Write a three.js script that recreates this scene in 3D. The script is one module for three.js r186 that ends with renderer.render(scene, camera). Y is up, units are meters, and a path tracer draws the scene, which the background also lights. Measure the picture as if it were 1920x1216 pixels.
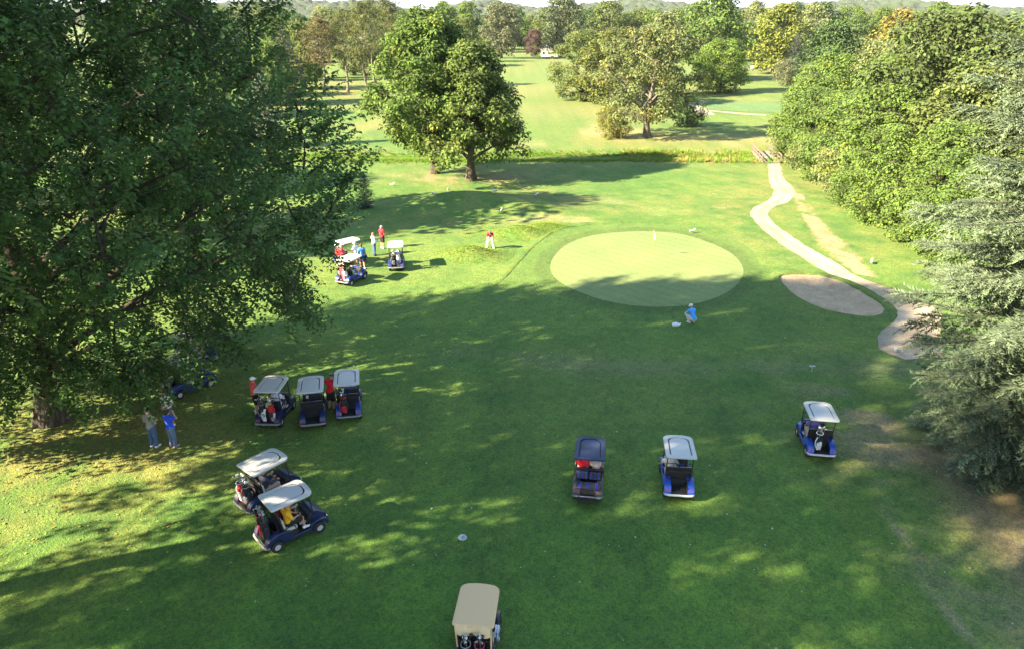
import * as THREE from 'three';
import { mergeGeometries } from 'three/addons/utils/BufferGeometryUtils.js';
import { RoundedBoxGeometry } from 'three/addons/geometries/RoundedBoxGeometry.js';
import { edgeTable, triTable } from 'three/addons/objects/MarchingCubes.js';

// ---------------------------------------------------------------- camera, sky, sun, exposure
const scene = new THREE.Scene();
const D2R = Math.PI / 180;
const camera = new THREE.PerspectiveCamera(49.13, 1024 / 648, 0.5, 9000);
camera.position.set(0, 16, 0);
camera.rotation.set(-23.3 * D2R, 0, 0);
scene.add(camera);

const renderer = new THREE.WebGLRenderer({ antialias: true });
renderer.toneMapping = THREE.LinearToneMapping;
renderer.toneMappingExposure = 6.35;
renderer.shadowMap.enabled = true;

const SUN_ELEV = 29 * D2R, SUN_AZ = 20 * D2R;           // the sun stands to the left, a little behind the camera
const toSun = new THREE.Vector3(-Math.cos(SUN_AZ) * Math.cos(SUN_ELEV), Math.sin(SUN_ELEV), Math.sin(SUN_AZ) * Math.cos(SUN_ELEV));
const sun = new THREE.DirectionalLight(new THREE.Color().setRGB(1.0, 0.84, 0.56), 5.0);
sun.position.copy(toSun).multiplyScalar(200).add(new THREE.Vector3(0, 0, -50));
sun.target.position.set(0, 0, -50);
sun.castShadow = true;
sun.shadow.mapSize.set(4096, 4096);
Object.assign(sun.shadow.camera, { left: -120, right: 120, top: 120, bottom: -120, near: 1, far: 500 });
sun.shadow.radius = 1.2;
scene.add(sun, sun.target);

{ // hazy late-afternoon sky: pale at the horizon, blue overhead
  const W = 256, Hh = 128, data = new Float32Array(W * Hh * 4);
  for (let j = 0; j < Hh; j++) {
    const el = ((j + 0.5) / Hh - 0.5) * Math.PI, s = Math.max(0, Math.sin(el));
    const k = Math.pow(s, 0.55);
    for (let i = 0; i < W; i++) {
      const az = ((i + 0.5) / W - 0.5) * 2 * Math.PI;
      const d = Math.cos(el) * Math.cos(az) * toSun.x + Math.sin(el) * toSun.y + Math.cos(el) * Math.sin(az) * toSun.z;
      const glow = 1 + 0.35 * Math.pow(Math.max(0, d), 6);
      const o = (j * W + i) * 4;
      data[o] = (0.36 * (1 - k) + 0.030 * k) * glow;
      data[o + 1] = (0.38 * (1 - k) + 0.082 * k) * glow;
      data[o + 2] = (0.40 * (1 - k) + 0.160 * k) * glow;
      data[o + 3] = 1;
    }
  }
  const sky = new THREE.DataTexture(data, W, Hh, THREE.RGBAFormat, THREE.FloatType);
  sky.mapping = THREE.EquirectangularReflectionMapping;
  sky.magFilter = THREE.LinearFilter; sky.needsUpdate = true;
  scene.background = sky; scene.environment = sky;
}
scene.fog = new THREE.FogExp2(new THREE.Color().setRGB(0.80, 0.88, 1.0), 0.00005);

// ---------------------------------------------------------------- helpers
const rng = (seed) => () => { seed = (seed + 0x6d2b79f5) | 0; let t = Math.imul(seed ^ (seed >>> 15), 1 | seed); t = (t + Math.imul(t ^ (t >>> 7), 61 | t)) ^ t; return ((t ^ (t >>> 14)) >>> 0) / 4294967296; };
const hash3 = (x, y, z) => { let h = Math.imul(x, 374761393) ^ Math.imul(y, 668265263) ^ Math.imul(z, 2147483647 - 1274126177); h = Math.imul(h ^ (h >>> 13), 1274126177); return ((h ^ (h >>> 16)) >>> 0) / 4294967296; };
const sm = (t) => t * t * (3 - 2 * t), lerp = (a, b, t) => a + (b - a) * t, clamp = (x, a = 0, b = 1) => Math.min(b, Math.max(a, x));
const sstep = (a, b, x) => sm(clamp((x - a) / (b - a)));
function vnoise(x, y, z = 0, per = 0) {
  const ix = Math.floor(x), iy = Math.floor(y), iz = Math.floor(z), fx = sm(x - ix), fy = sm(y - iy), fz = sm(z - iz);
  const w = (a) => (per ? ((a % per) + per) % per : a);
  const h = (a, b, c) => hash3(w(a), w(b), c);
  const f = (c) => lerp(lerp(h(ix, iy, c), h(ix + 1, iy, c), fx), lerp(h(ix, iy + 1, c), h(ix + 1, iy + 1, c), fx), fy);
  return fz === 0 ? f(iz) : lerp(f(iz), f(iz + 1), fz);
}
const fbm = (x, y, o = 4, s = 0) => { let a = 0.5, t = 0, n = 0; for (let i = 0; i < o; i++) { t += a * vnoise(x + i * 17.3, y - i * 9.1, s); n += a; x *= 2.03; y *= 2.03; a *= 0.5; } return t / n; };
const V3 = (x, y, z) => new THREE.Vector3(x, y, z);
const RGB = (r, g, b) => new THREE.Color().setRGB(r, g, b);
const std = (c, rough = 0.8, extra = {}) => new THREE.MeshStandardMaterial({ color: Array.isArray(c) ? RGB(...c) : c, roughness: rough, ...extra });
const phys = (c, rough, extra = {}) => new THREE.MeshPhysicalMaterial({ color: Array.isArray(c) ? RGB(...c) : c, roughness: rough, ...extra });

const names = new Map();
const numbered = (n) => { const k = names.get(n) ?? 0; names.set(n, k + 1); return k ? n + '_' + String(k).padStart(3, '0') : n; };
function tag(o, label, category, group) { o.userData = { label, category }; if (group) o.userData.group = group; return o; }
function thing(name, label, category, [x, f] = [0, 0], turnDeg = 0, group, y = 0) {   // f is metres ahead of the tee camera (-z)
  const o = new THREE.Group(); o.name = numbered(name); o.position.set(x, y, -f); o.rotation.y = -turnDeg * D2R; scene.add(o);
  return tag(o, label, category, group);
}
function part(name, geo, mat, parent) {
  const g = Array.isArray(geo) ? merge(geo) : geo;
  const m = new THREE.Mesh(g, mat); m.name = name; parent.add(m); return m;
}
function structure(name, geo, mat, kind = 'structure') { const m = new THREE.Mesh(geo, mat); m.name = numbered(name); m.userData.kind = kind; scene.add(m); return m; }
function dup(o, [x, f], turnDeg, label, group, y = 0, scale = 1) {
  const c = o.clone(); c.name = numbered(o.name.replace(/_\d{3}$/, '')); c.position.set(x, y, -f); c.rotation.y = -turnDeg * D2R; c.scale.setScalar(scale);
  c.userData = { label, category: o.userData.category }; if (group) c.userData.group = group; scene.add(c); return c;
}
function merge(list) {
  const g = list.map((a) => { const b = a.index ? a.toNonIndexed() : a; for (const k of Object.keys(b.attributes)) if (!['position', 'normal', 'uv'].includes(k)) b.deleteAttribute(k); if (!b.attributes.uv) b.setAttribute('uv', new THREE.BufferAttribute(new Float32Array(b.attributes.position.count * 2), 2)); return b; });
  return g.length === 1 ? g[0] : mergeGeometries(g);
}
const at = (g, x = 0, y = 0, z = 0, rx = 0, ry = 0, rz = 0) => g.applyMatrix4(new THREE.Matrix4().compose(V3(x, y, z), new THREE.Quaternion().setFromEuler(new THREE.Euler(rx, ry, rz)), V3(1, 1, 1)));
const rbox = (w, h, d, r, x, y, z, rx = 0, ry = 0, rz = 0) => at(new RoundedBoxGeometry(w, h, d, 2, Math.min(r, w / 2.01, h / 2.01, d / 2.01)), x, y, z, rx, ry, rz);
const box = (w, h, d, x, y, z, rx = 0, ry = 0, rz = 0) => at(new THREE.BoxGeometry(w, h, d), x, y, z, rx, ry, rz);
const cyl = (r0, r1, h, n, x, y, z, rx = 0, ry = 0, rz = 0) => at(new THREE.CylinderGeometry(r0, r1, h, n), x, y, z, rx, ry, rz);
const rod = (a, b, r, n = 8, r2 = r) => { const d = V3(...b).sub(V3(...a)), g = new THREE.CylinderGeometry(r2, r, d.length(), n); g.applyQuaternion(new THREE.Quaternion().setFromUnitVectors(V3(0, 1, 0), d.clone().normalize())); return g.translate((a[0] + b[0]) / 2, (a[1] + b[1]) / 2, (a[2] + b[2]) / 2); };
const bend = (pts, r, seg = 16, n = 8) => new THREE.TubeGeometry(new THREE.CatmullRomCurve3(pts.map((p) => V3(...p))), seg, r, n);
function tex(size, fn, srgb = true) {   // fn(u, v) -> grey or [r, g, b], 0..1
  const d = new Uint8Array(size * size * 4);
  for (let j = 0; j < size; j++) for (let i = 0; i < size; i++) { const c = fn(i / size, j / size), o = (j * size + i) * 4; for (let k = 0; k < 3; k++) d[o + k] = 255 * clamp(Array.isArray(c) ? c[k] : c); d[o + 3] = 255; }
  const t = new THREE.DataTexture(d, size, size); t.wrapS = t.wrapT = THREE.RepeatWrapping; t.magFilter = THREE.LinearFilter; t.minFilter = THREE.LinearMipmapLinearFilter; t.generateMipmaps = true; if (srgb) t.colorSpace = THREE.SRGBColorSpace; t.needsUpdate = true; return t;
}

// ---------------------------------------------------------------- ground
const gauss = (x, f, cx, cf, rx, rf) => Math.exp(-(((x - cx) / rx) ** 2 + ((f - cf) / rf) ** 2));
const BUNKER = [[18.19, 45.36], [19.28, 45.8], [20.97, 45.47], [22.01, 44.09], [22.46, 41.64], [22.53, 39.84], [21.9, 38.75], [20.89, 38.26], [19.78, 38.58], [18.71, 39.42], [17.93, 41.18], [17.77, 43.08]];
const GREEN = [[2.67, 46.81], [3.13, 49.83], [4.56, 53.2], [6.89, 55.43], [10.48, 56.37], [13.41, 55.74], [15.35, 53.2], [16.33, 50.08], [16.09, 46.81], [14.96, 44.09], [13.07, 41.64], [10.71, 40.11], [8.23, 39.84], [5.92, 40.73], [4.1, 42.59], [3.02, 44.62]];
const FRINGE = [[-8.5, 35.5], [-6.17, 37.78], [-3.26, 40.28], [-1.05, 43.58], [0.57, 48.58], [2.07, 53.2], [4.41, 57.01], [8.17, 58.84], [12.68, 58.67], [15.81, 56.69], [18.04, 52.5], [17.6, 47.4]];
function distTo(poly, x, f, closed = true) {
  let best = 1e9, inside = false;
  for (let i = 0, n = poly.length, j = n - 1; i < n; j = i++) {
    const [x0, f0] = poly[j], [x1, f1] = poly[i];
    if (f1 > f !== f0 > f && x < ((x0 - x1) * (f - f1)) / (f0 - f1) + x1) inside = !inside;
    if (!closed && i === 0) continue;
    const t = clamp(((x - x0) * (x1 - x0) + (f - f0) * (f1 - f0)) / ((x1 - x0) ** 2 + (f1 - f0) ** 2));
    best = Math.min(best, Math.hypot(x - x0 - t * (x1 - x0), f - f0 - t * (f1 - f0)));
  }
  return inside ? -best : best;
}
function terrain(x, f) {
  let y = 0;
  y += 1.15 * gauss(x, f, -4.2, 65.8, 5.2, 3.0) + 0.5 * gauss(x, f, 2.6, 63.2, 3.4, 1.8) + 0.4 * gauss(x, f, -9, 62.5, 4, 2.4);
  y += 0.75 * gauss(x, f, -3.1, 49.9, 1.8, 1.1) + 0.7 * gauss(x, f, 0.6, 55.6, 1.9, 1.1) + 0.4 * gauss(x, f, 3.0, 57.4, 1.6, 0.9);
  y -= 0.4 * Math.exp(-(((f - 91 + 0.02 * x) / 2.2) ** 2)) * sstep(-90, -60, x) * (1 - sstep(36, 50, x));
  const far = sstep(95, 150, f);
  y += far * (1.2 * (fbm(x / 60 + 3, f / 60, 3) - 0.5) * 2);
  y += 9 * sstep(700, 2600, f) * (0.55 + 0.9 * fbm(x / 900 + 7, f / 1200, 3)) + 6 * sstep(250, 700, Math.abs(x)) * fbm(x / 300, f / 300, 2);
  return y;
}
function groundDepth(x, f) {   // the turf falls away under the bunker's sand
  let y = terrain(x, f);
  if (x > 15 && x < 25 && f > 35 && f < 49) y -= 0.62 * sstep(0.28, -0.5, distTo(BUNKER, x, f));
  return y;
}
const WORN = [[-3, 33.2], [3, 32.0], [9, 31.4], [15, 31.6], [20, 31.8]];
const LINE = [[13.9, 23.5], [13.43, 21.3], [13.09, 18.73], [12.97, 16.58], [12.69, 14.0], [12.5, 11]];
function turf(x, f) {
  const n1 = fbm(x / 5, f / 5, 4), n2 = fbm(x / 1.3 + 40, f / 1.3, 3), n3 = fbm(x / 17 + 9, f / 13 - 4, 3);
  let c = [lerp(0.043, 0.098, n1) * (0.76 + 0.48 * n2), lerp(0.122, 0.178, n1) * (0.78 + 0.44 * n2), lerp(0.013, 0.022, n1)];
  const mixc = (d, w) => { w = clamp(w); c = c.map((v, i) => lerp(v, d[i], w)); };
  { const st = 1 + 0.055 * clamp(3 * Math.sin(x * 1.45 - f * 0.06 + 1.2 * n1), -1, 1) * sstep(36, 30, f); c = c.map((v) => v * st); }   // mower stripes
  const dryW = 0.22 + 0.5 * sstep(38, 62, f);
  mixc([0.17, 0.165, 0.045], sstep(0.40, 0.72, n3 * 0.55 + n2 * 0.45) * dryW);                    // drier, yellower turf in the open
  mixc([0.30, 0.25, 0.13], sstep(0.52, 0.70, fbm(x / 7 - 3, f / 2.6, 4)) * (gauss(x, f, 6, 63, 7, 4) + gauss(x, f, 20, 58, 3, 6) + 0.9 * gauss(x, f, 22, 103, 18, 8) + gauss(x, f, 12, 112, 16, 6) + 0.8 * gauss(x, f, 8, 122, 12, 18)));
  mixc([0.26, 0.20, 0.11], sstep(0.36, 0.62, n2 * 0.6 + n1 * 0.4) * (0.9 * gauss(x, f, -6, 78, 8, 3) + 0.9 * gauss(x, f, 20, 106, 5, 3)));
  mixc([0.185, 0.140, 0.080], sstep(0.30, 0.62, n2 * 0.5 + n1 * 0.5) * clamp(1.35 * gauss(x, f, 19.3, 22.0, 3.6, 3.9) + 0.8 * gauss(x, f, 17.5, 17.0, 2.6, 3.4)));   // bare soil and needles under the spruce
  mixc([0.20, 0.172, 0.095], sstep(0.46, 0.66, fbm(x / 3 + f / 9, f / 1.4, 4)) * clamp(0.9 * gauss(x, f, 16.6, 26, 4, 5) + 0.85 * gauss(x, f, 15.6, 17.5, 2.4, 5)));
  mixc([0.185, 0.170, 0.045], 0.8 * sstep(0.3, 0.66, n2 * 0.65 + n1 * 0.35) * clamp(gauss(x, f, -18, 24, 8, 4.8)));            // leaf litter and thin turf under the maples
  let dl = distTo(WORN, x, f, false); mixc([0.135, 0.14, 0.075], 0.5 * Math.exp(-((Math.abs(dl) / 1.1) ** 2)) * sstep(0.45, 0.8, n1 + n2 * 0.4));
  dl = Math.abs(distTo(LINE, x, f, false)); if (dl < 0.5) mixc([0.24, 0.20, 0.11], 0.8 * Math.exp(-((dl / 0.13) ** 2)) * sstep(0.3, 0.55, n2));
  if (f > 95) mixc([0.105, 0.155, 0.032], gauss(x, f, 4 + 0.02 * f, 190, 16, 90) * 0.7);
  if (f > 92) mixc([0.20, 0.185, 0.06], sstep(92, 110, f) * (0.08 + 0.3 * sstep(0.45, 0.7, n3)));
  return c;
}
const grassTex = tex(1024, (u, v) => {
  const a = vnoise(u * 512, v * 128, 1, 512), b = vnoise(u * 220, v * 220, 2, 220), c = vnoise(u * 64, v * 64, 3, 64), d = vnoise(u * 16, v * 16, 4, 16), e = vnoise(u * 128, v * 512, 5, 512);
  const w = 0.62 + 0.34 * (a - 0.5) + 0.26 * (e - 0.5) + 0.34 * (b - 0.5) + 0.22 * (c - 0.5) + 0.16 * (d - 0.5), y = (c - 0.5) * 0.12 + (b - 0.5) * 0.12;
  return [Math.sqrt(w) * (1 + y), Math.sqrt(w), Math.sqrt(w) * (1 - y * 0.8)];
});
const MAPMEAN = 0.60;
const fineTex = tex(512, (u, v) => 0.5 + 0.6 * (vnoise(u * 256, v * 256, 7, 256) - 0.5) + 0.35 * (vnoise(u * 96, v * 96, 8, 96) - 0.5), false);
const grassMat = std(0xffffff, 0.95, { vertexColors: true, map: grassTex, bumpMap: fineTex, bumpScale: 0.03 });
const TILE = 5.2;
function sheet(nx, ny, fn) {   // fn(i, j) -> [x, y, f, colour or null]; uv in metres
  const P = new Float32Array(nx * ny * 3), U = new Float32Array(nx * ny * 2), C = new Float32Array(nx * ny * 3), I = [];
  for (let j = 0; j < ny; j++) for (let i = 0; i < nx; i++) {
    const k = j * nx + i, [x, y, f, c] = fn(i, j);
    P.set([x, y, -f], k * 3); U.set([x / TILE, f / TILE], k * 2); C.set(c ? c.map((v) => v / MAPMEAN) : [1, 1, 1], k * 3);
    if (i < nx - 1 && j < ny - 1) I.push(k, k + 1, k + nx, k + 1, k + nx + 1, k + nx);
  }
  const g = new THREE.BufferGeometry();
  g.setAttribute('position', new THREE.BufferAttribute(P, 3)); g.setAttribute('uv', new THREE.BufferAttribute(U, 2)); g.setAttribute('color', new THREE.BufferAttribute(C, 3));
  g.setIndex(I); g.computeVertexNormals(); return g;
}
{
  const axis = (lo, hi, step, end, start) => { const a = []; for (let v = lo; v <= hi + 1e-6; v += step) a.push(v); let s = step, v = hi; while (v < end) { s *= 1.16; v += s; a.push(v); } s = step; v = lo; while (v > start) { s *= 1.16; v -= s; a.unshift(v); } return a; };
  const xs = axis(-30, 36, 0.34, 5000, -5000), fs = axis(11, 72, 0.34, 6000, -300);
  structure('ground', sheet(xs.length, fs.length, (i, j) => { const x = xs[i], f = fs[j]; return [x, groundDepth(x, f), f, turf(x, f)]; }), grassMat);
}
function resample(pts, n, closed) { const c = new THREE.CatmullRomCurve3(pts.map(([x, f]) => V3(x, 0, f)), closed, 'centripetal'); const o = []; for (let i = 0; i < n; i++) { const p = c.getPointAt(closed ? i / n : i / (n - 1)); o.push([p.x, p.z]); } return o; }
const centre = (poly) => [poly.reduce((a, p) => a + p[0], 0) / poly.length, poly.reduce((a, p) => a + p[1], 0) / poly.length];
function disc(poly, rings, n, fn) { const e = resample(poly, n, true), [cx, cf] = centre(poly); return sheet(n + 1, rings + 1, (i, j) => { const [x, f] = e[i % n], t = j / rings; return fn(lerp(x, cx, t), lerp(f, cf, t), t); }); }
function ribbon(L, R, n, k, fn) { const a = resample(L, n), b = resample(R, n); return sheet(k + 1, n, (i, j) => { const t = i / k; return fn(lerp(a[j][0], b[j][0], t), lerp(a[j][1], b[j][1], t), t, j / (n - 1)); }); }

// mown fringe round the green: same turf, cut closer
structure('fringe', (() => {
  const poly = [...FRINGE, [16.6, 42], [13.5, 38.2], [8, 36.6], [1, 36.4], [-4, 35.6]];
  return disc(poly, 26, 190, (x, f, t) => { const c = turf(x, f), w = sstep(36, 44, f), k = 1 - 0.22 * sstep(1.3, 0.9, Math.abs(distTo(GREEN, x, f) - 0.2) + 0.3 * fbm(x, f, 2)); return [x, terrain(x, f) + 0.005, f, [lerp(c[0], 0.080, w * 0.7) * k, lerp(c[1], 0.150, w * 0.7) * k, lerp(c[2], 0.024, w * 0.7) * k]]; });
})(), grassMat);
const roughEdgeMat = grassMat;
structure('rough_edge', (() => {   // low step where the taller rough meets the mown fringe
  const L = resample(FRINGE, 120), g = sheet(4, 120, (i, j) => {
    const [x, f] = L[j], [x0, f0] = L[Math.max(0, j - 1)], [x1, f1] = L[Math.min(119, j + 1)], l = Math.hypot(x1 - x0, f1 - f0), nx = -(f1 - f0) / l, nf = (x1 - x0) / l;
    const wob = 0.05 * (vnoise(x * 3, f * 3) - 0.5), fade = sstep(0, 0.12, j / 119) * sstep(0.80, 0.62, j / 119), o = [0.9, 0.3, 0.02, -0.05][i] + wob, h = [0, 0.04, 0.05, 0][i] * fade * (0.7 + 0.6 * vnoise(x * 4, f * 4, 3));
    return [x + nx * o, terrain(x, f) + 0.007 + h, f + nf * o, turf(x, f)];
  }); return g;
})(), roughEdgeMat);
const greenMat = std(0xffffff, 0.9, { vertexColors: true, map: tex(512, (u, v) => { const w = 0.60 + 0.12 * (vnoise(u * 256, v * 256, 1, 256) - 0.5) + 0.12 * (vnoise(u * 40, v * 40, 2, 40) - 0.5) + 0.022 * clamp(4 * Math.sin((u * 4 + v * 4) * 6.2832), -1, 1); return Math.sqrt(w); }), bumpMap: fineTex, bumpScale: 0.004 });
structure('putting_green', disc(GREEN, 16, 140, (x, f) => { const n = fbm(x / 2.2, f / 2.2, 4) - 0.5; return [x, terrain(x, f) + 0.011, f, [0.162 + n * 0.06, 0.215 + n * 0.05, 0.070 + n * 0.02]]; }), greenMat);
const sandMat = std(0xffffff, 0.95, { vertexColors: true, map: tex(512, (u, v) => Math.sqrt(0.60 + 0.16 * (vnoise(u * 256, v * 256, 1, 256) - 0.5) + 0.14 * (vnoise(u * 90, v * 30, 2, 90) - 0.5) + 0.1 * (vnoise(u * 14, v * 14, 3, 14) - 0.5))), bumpMap: tex(512, (u, v) => 0.5 + 0.5 * (vnoise(u * 120, v * 34, 4, 120) - 0.5) + 0.3 * (vnoise(u * 200, v * 200, 5, 200) - 0.5), false), bumpScale: 0.03 });
structure('bunker_sand', disc(BUNKER, 12, 110, (x, f, t) => { const n = fbm(x / 1.1, f / 0.8, 4) - 0.5; return [x, -0.02 - 0.30 * sstep(0, 0.42, t) + 0.05 * n, f, [0.44 + n * 0.18, 0.315 + n * 0.15, 0.20 + n * 0.11]]; }), sandMat);
structure('bunker_lip', (() => { const e = resample(BUNKER, 160, true), [cx, cf] = centre(BUNKER); return sheet(161, 4, (i, j) => { const [x, f] = e[i % 160], d = Math.hypot(x - cx, f - cf), o = [0.75, 0.3, 0.02, -0.06][j] + 0.10 * (vnoise(x * 2.2, f * 2.2) - 0.5), X = x + ((x - cx) / d) * o, F = f + ((f - cf) / d) * o; return [X, [0.004, 0.07, 0.075, -0.05][j], F, turf(X, F).map((v, k) => lerp(v, [0.1, 0.145, 0.03][k], 0.5))]; }); })(), grassMat);
const gravelMat = std(0xffffff, 0.95, { vertexColors: true, map: tex(512, (u, v) => Math.sqrt(0.60 + 0.34 * (vnoise(u * 256, v * 256, 1, 256) - 0.5) + 0.18 * (vnoise(u * 100, v * 100, 2, 100) - 0.5) + 0.1 * (vnoise(u * 18, v * 18, 3, 18) - 0.5))), bumpMap: fineTex, bumpScale: 0.02 });
const PATH_L = [[31.59, 92.12], [30.43, 84.91], [27.55, 75.88], [26.55, 71.26], [24.61, 67.35], [22.07, 63.81], [21.03, 60.78], [20.66, 55.43], [21.15, 49.83], [21.92, 45.15], [22.9, 41.4], [22.55, 38.3], [20.2, 35.6], [19.4, 33.8], [20.1, 32.6]];
const PATH_R = [[33.2, 94.0], [32.3, 86.2], [29.64, 77.26], [28.71, 71.26], [26.43, 66.7], [24.2, 64.62], [22.8, 61.33], [22.3, 56.21], [22.85, 49.83], [23.6, 44.8], [25.1, 41.7], [25.5, 39.4], [24.6, 37.4], [23.3, 35.2], [22.4, 33.0]];
structure('cart_path', ribbon(PATH_L, PATH_R, 170, 12, (x, f, t) => {
  const edge = (vnoise(x * 0.7, f * 0.7) - 0.5) * 0.3 + (vnoise(x * 3, f * 3) - 0.5) * 0.12, X = x + (t < 0.5 ? -1 : 1) * Math.abs(t - 0.5) * 2 * edge, n = fbm(x / 1.5, f / 1.5, 4) - 0.5;
  const rut = Math.exp(-(((t - 0.28) / 0.1) ** 2)) + Math.exp(-(((t - 0.74) / 0.1) ** 2)), crown = Math.exp(-(((t - 0.52) / 0.09) ** 2)) * sstep(0.45, 0.65, fbm(x / 2, f / 3, 3)) * sstep(46, 58, f);
  const c = [0.34 + n * 0.28 + rut * 0.04, 0.275 + n * 0.25 + rut * 0.04, 0.20 + n * 0.2 + rut * 0.04];
  return [X, Math.max(terrain(X, f), -0.05) + 0.012, f, c.map((v, k) => lerp(v, [0.22, 0.18, 0.10][k], crown * 0.7))];
}), gravelMat);
structure('worn_track', ribbon([[28.0, 70], [26.4, 65.2], [24.9, 58.67], [23.4, 51.81], [23.3, 46.02]], [[29.0, 70], [27.9, 65], [26.6, 58.5], [25.7, 50], [24.7, 44.8]], 80, 8, (x, f, t) => { const n = fbm(x / 0.9, f / 1.6, 4), e = (vnoise(x * 1.8, f * 1.8, 9) - 0.5) * 0.7, w = Math.sin(Math.PI * t), X = x + (t - 0.5) * e, g0 = turf(X, f), k = clamp(w * 1.4) * sstep(0.2, 0.55, n); return [X, terrain(X, f) + 0.006, f, g0.map((v, i) => lerp(v, [0.30, 0.225, 0.125][i], k))]; }), grassMat);
structure('far_cart_path', ribbon([[33.2, 131], [34.0, 138], [35.6, 150], [40.5, 161]], [[36.5, 131.5], [37.3, 139], [38.5, 150], [43.5, 160]], 40, 4, (x, f) => [x, terrain(x, f) + 0.03, f, [0.27, 0.235, 0.20]]), gravelMat);
structure('far_cart_path', ribbon([[37.2, 140.6], [41.2, 136.5], [46, 133]], [[36.9, 138.0], [41.2, 133.4], [45.5, 131]], 24, 3, (x, f) => [x, terrain(x, f) + 0.036, f, [0.30, 0.25, 0.19]]), gravelMat);
structure('far_tee_lawn', disc([[39, 141], [40, 150], [44, 157], [56, 156], [66, 150], [60, 140], [48, 137]], 6, 60, (x, f) => { const n = fbm(x / 4, f / 4, 3) - 0.5; return [x, terrain(x, f) + 0.03, f, [0.085 + n * 0.03, 0.16 + n * 0.03, 0.05]]; }), grassMat);
structure('road', ribbon([[70, 258], [90, 262], [130, 268]], [[70, 251], [90, 255], [130, 260]], 30, 2, (x, f) => [x, terrain(x, f) + 0.05, f, [0.22, 0.215, 0.21]]), gravelMat);
structure('farm_field', ribbon([[-75, 1180], [-30, 1200], [10, 1190]], [[-75, 900], [-30, 900], [0, 900]], 20, 6, (x, f) => [x, terrain(x, f) + 0.8, f, [0.42, 0.30, 0.20]]), gravelMat);
// ---------------------------------------------------------------- trees
class Leaves {
  constructor() { this.p = []; this.n = []; this.c = []; this.i = []; }
  add(px, py, pz, ax, ay, az, nx, ny, nz, len, wid, r, g, b) {   // a folded four-sided leaf: stalk, two sides, tip
    let l = Math.hypot(nx, ny, nz) || 1; nx /= l; ny /= l; nz /= l;
    let d = ax * nx + ay * ny + az * nz; ax -= d * nx; ay -= d * ny; az -= d * nz; l = Math.hypot(ax, ay, az) || 1; ax /= l; ay /= l; az /= l;
    const sx = ay * nz - az * ny, sy = az * nx - ax * nz, sz = ax * ny - ay * nx, k = this.p.length / 3, w = wid / 2, m = len * 0.45, u = wid * 0.18;
    this.p.push(px, py, pz, px + ax * m + sx * w + nx * u, py + ay * m + sy * w + ny * u, pz + az * m + sz * w + nz * u, px + ax * len, py + ay * len, pz + az * len, px + ax * m - sx * w + nx * u, py + ay * m - sy * w + ny * u, pz + az * m - sz * w + nz * u);
    for (let q = 0; q < 4; q++) { this.n.push(nx, ny, nz); this.c.push(r, g, b); }
    this.i.push(k, k + 1, k + 2, k, k + 2, k + 3);
  }
  needle(px, py, pz, ax, ay, az, sx, sy, sz, len, wid, r, g, b) {   // one flat tapering bunch of needles
    const k = this.p.length / 3, w = wid / 2;
    this.p.push(px - sx * w, py - sy * w, pz - sz * w, px + sx * w, py + sy * w, pz + sz * w, px + ax * len, py + ay * len, pz + az * len);
    const nx = ay * sz - az * sy, ny = az * sx - ax * sz, nz = ax * sy - ay * sx, s = ny < 0 ? -1 : 1;
    for (let q = 0; q < 3; q++) { this.n.push(nx * s, ny * s, nz * s); this.c.push(r, g, b); }
    this.i.push(k, k + 1, k + 2);
  }
  geometry() {
    const g = new THREE.BufferGeometry();
    g.setAttribute('position', new THREE.BufferAttribute(new Float32Array(this.p), 3)); g.setAttribute('normal', new THREE.BufferAttribute(new Float32Array(this.n), 3));
    g.setAttribute('color', new THREE.BufferAttribute(new Float32Array(this.c), 3)); g.setIndex(new THREE.BufferAttribute(new Uint32Array(this.i), 1)); return g;
  }
}
class Wood {
  constructor() { this.p = []; this.n = []; this.u = []; this.i = []; }
  tube(pts, rad, sides = 6) {
    const base = this.p.length / 3, T = new THREE.Vector3(), N = new THREE.Vector3(), B = new THREE.Vector3();
    pts.forEach((q, j) => {
      T.copy(pts[Math.min(j + 1, pts.length - 1)]).sub(pts[Math.max(j - 1, 0)]).normalize();
      N.set(Math.abs(T.y) > 0.9 ? 1 : 0, Math.abs(T.y) > 0.9 ? 0 : 1, 0).cross(T).normalize(); B.crossVectors(T, N);
      for (let s = 0; s < sides; s++) {
        const a = (s / sides) * 2 * Math.PI, c = Math.cos(a), d = Math.sin(a), x = N.x * c + B.x * d, y = N.y * c + B.y * d, z = N.z * c + B.z * d;
        this.p.push(q.x + x * rad[j], q.y + y * rad[j], q.z + z * rad[j]); this.n.push(x, y, z); this.u.push((s / sides) * 2, j * 0.7);
        if (j < pts.length - 1) { const k = base + j * sides + s, m = base + j * sides + ((s + 1) % sides); this.i.push(k, m, k + sides, m, m + sides, k + sides); }
      }
    });
  }
  geometry() { const g = new THREE.BufferGeometry(); g.setAttribute('position', new THREE.Float32BufferAttribute(this.p, 3)); g.setAttribute('normal', new THREE.Float32BufferAttribute(this.n, 3)); g.setAttribute('uv', new THREE.Float32BufferAttribute(this.u, 2)); g.setIndex(this.i); return g; }
}
const barkTex = tex(256, (u, v) => Math.sqrt(0.5 + 0.5 * (vnoise(u * 40, v * 8, 1, 40) - 0.5) + 0.3 * (vnoise(u * 90, v * 30, 2, 90) - 0.5)));
const barkMat = std([0.17, 0.135, 0.105], 0.95, { map: barkTex, bumpMap: barkTex, bumpScale: 0.05 });
const paleBarkMat = std([0.36, 0.31, 0.26], 0.95, { map: barkTex, bumpMap: barkTex, bumpScale: 0.04 });
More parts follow.
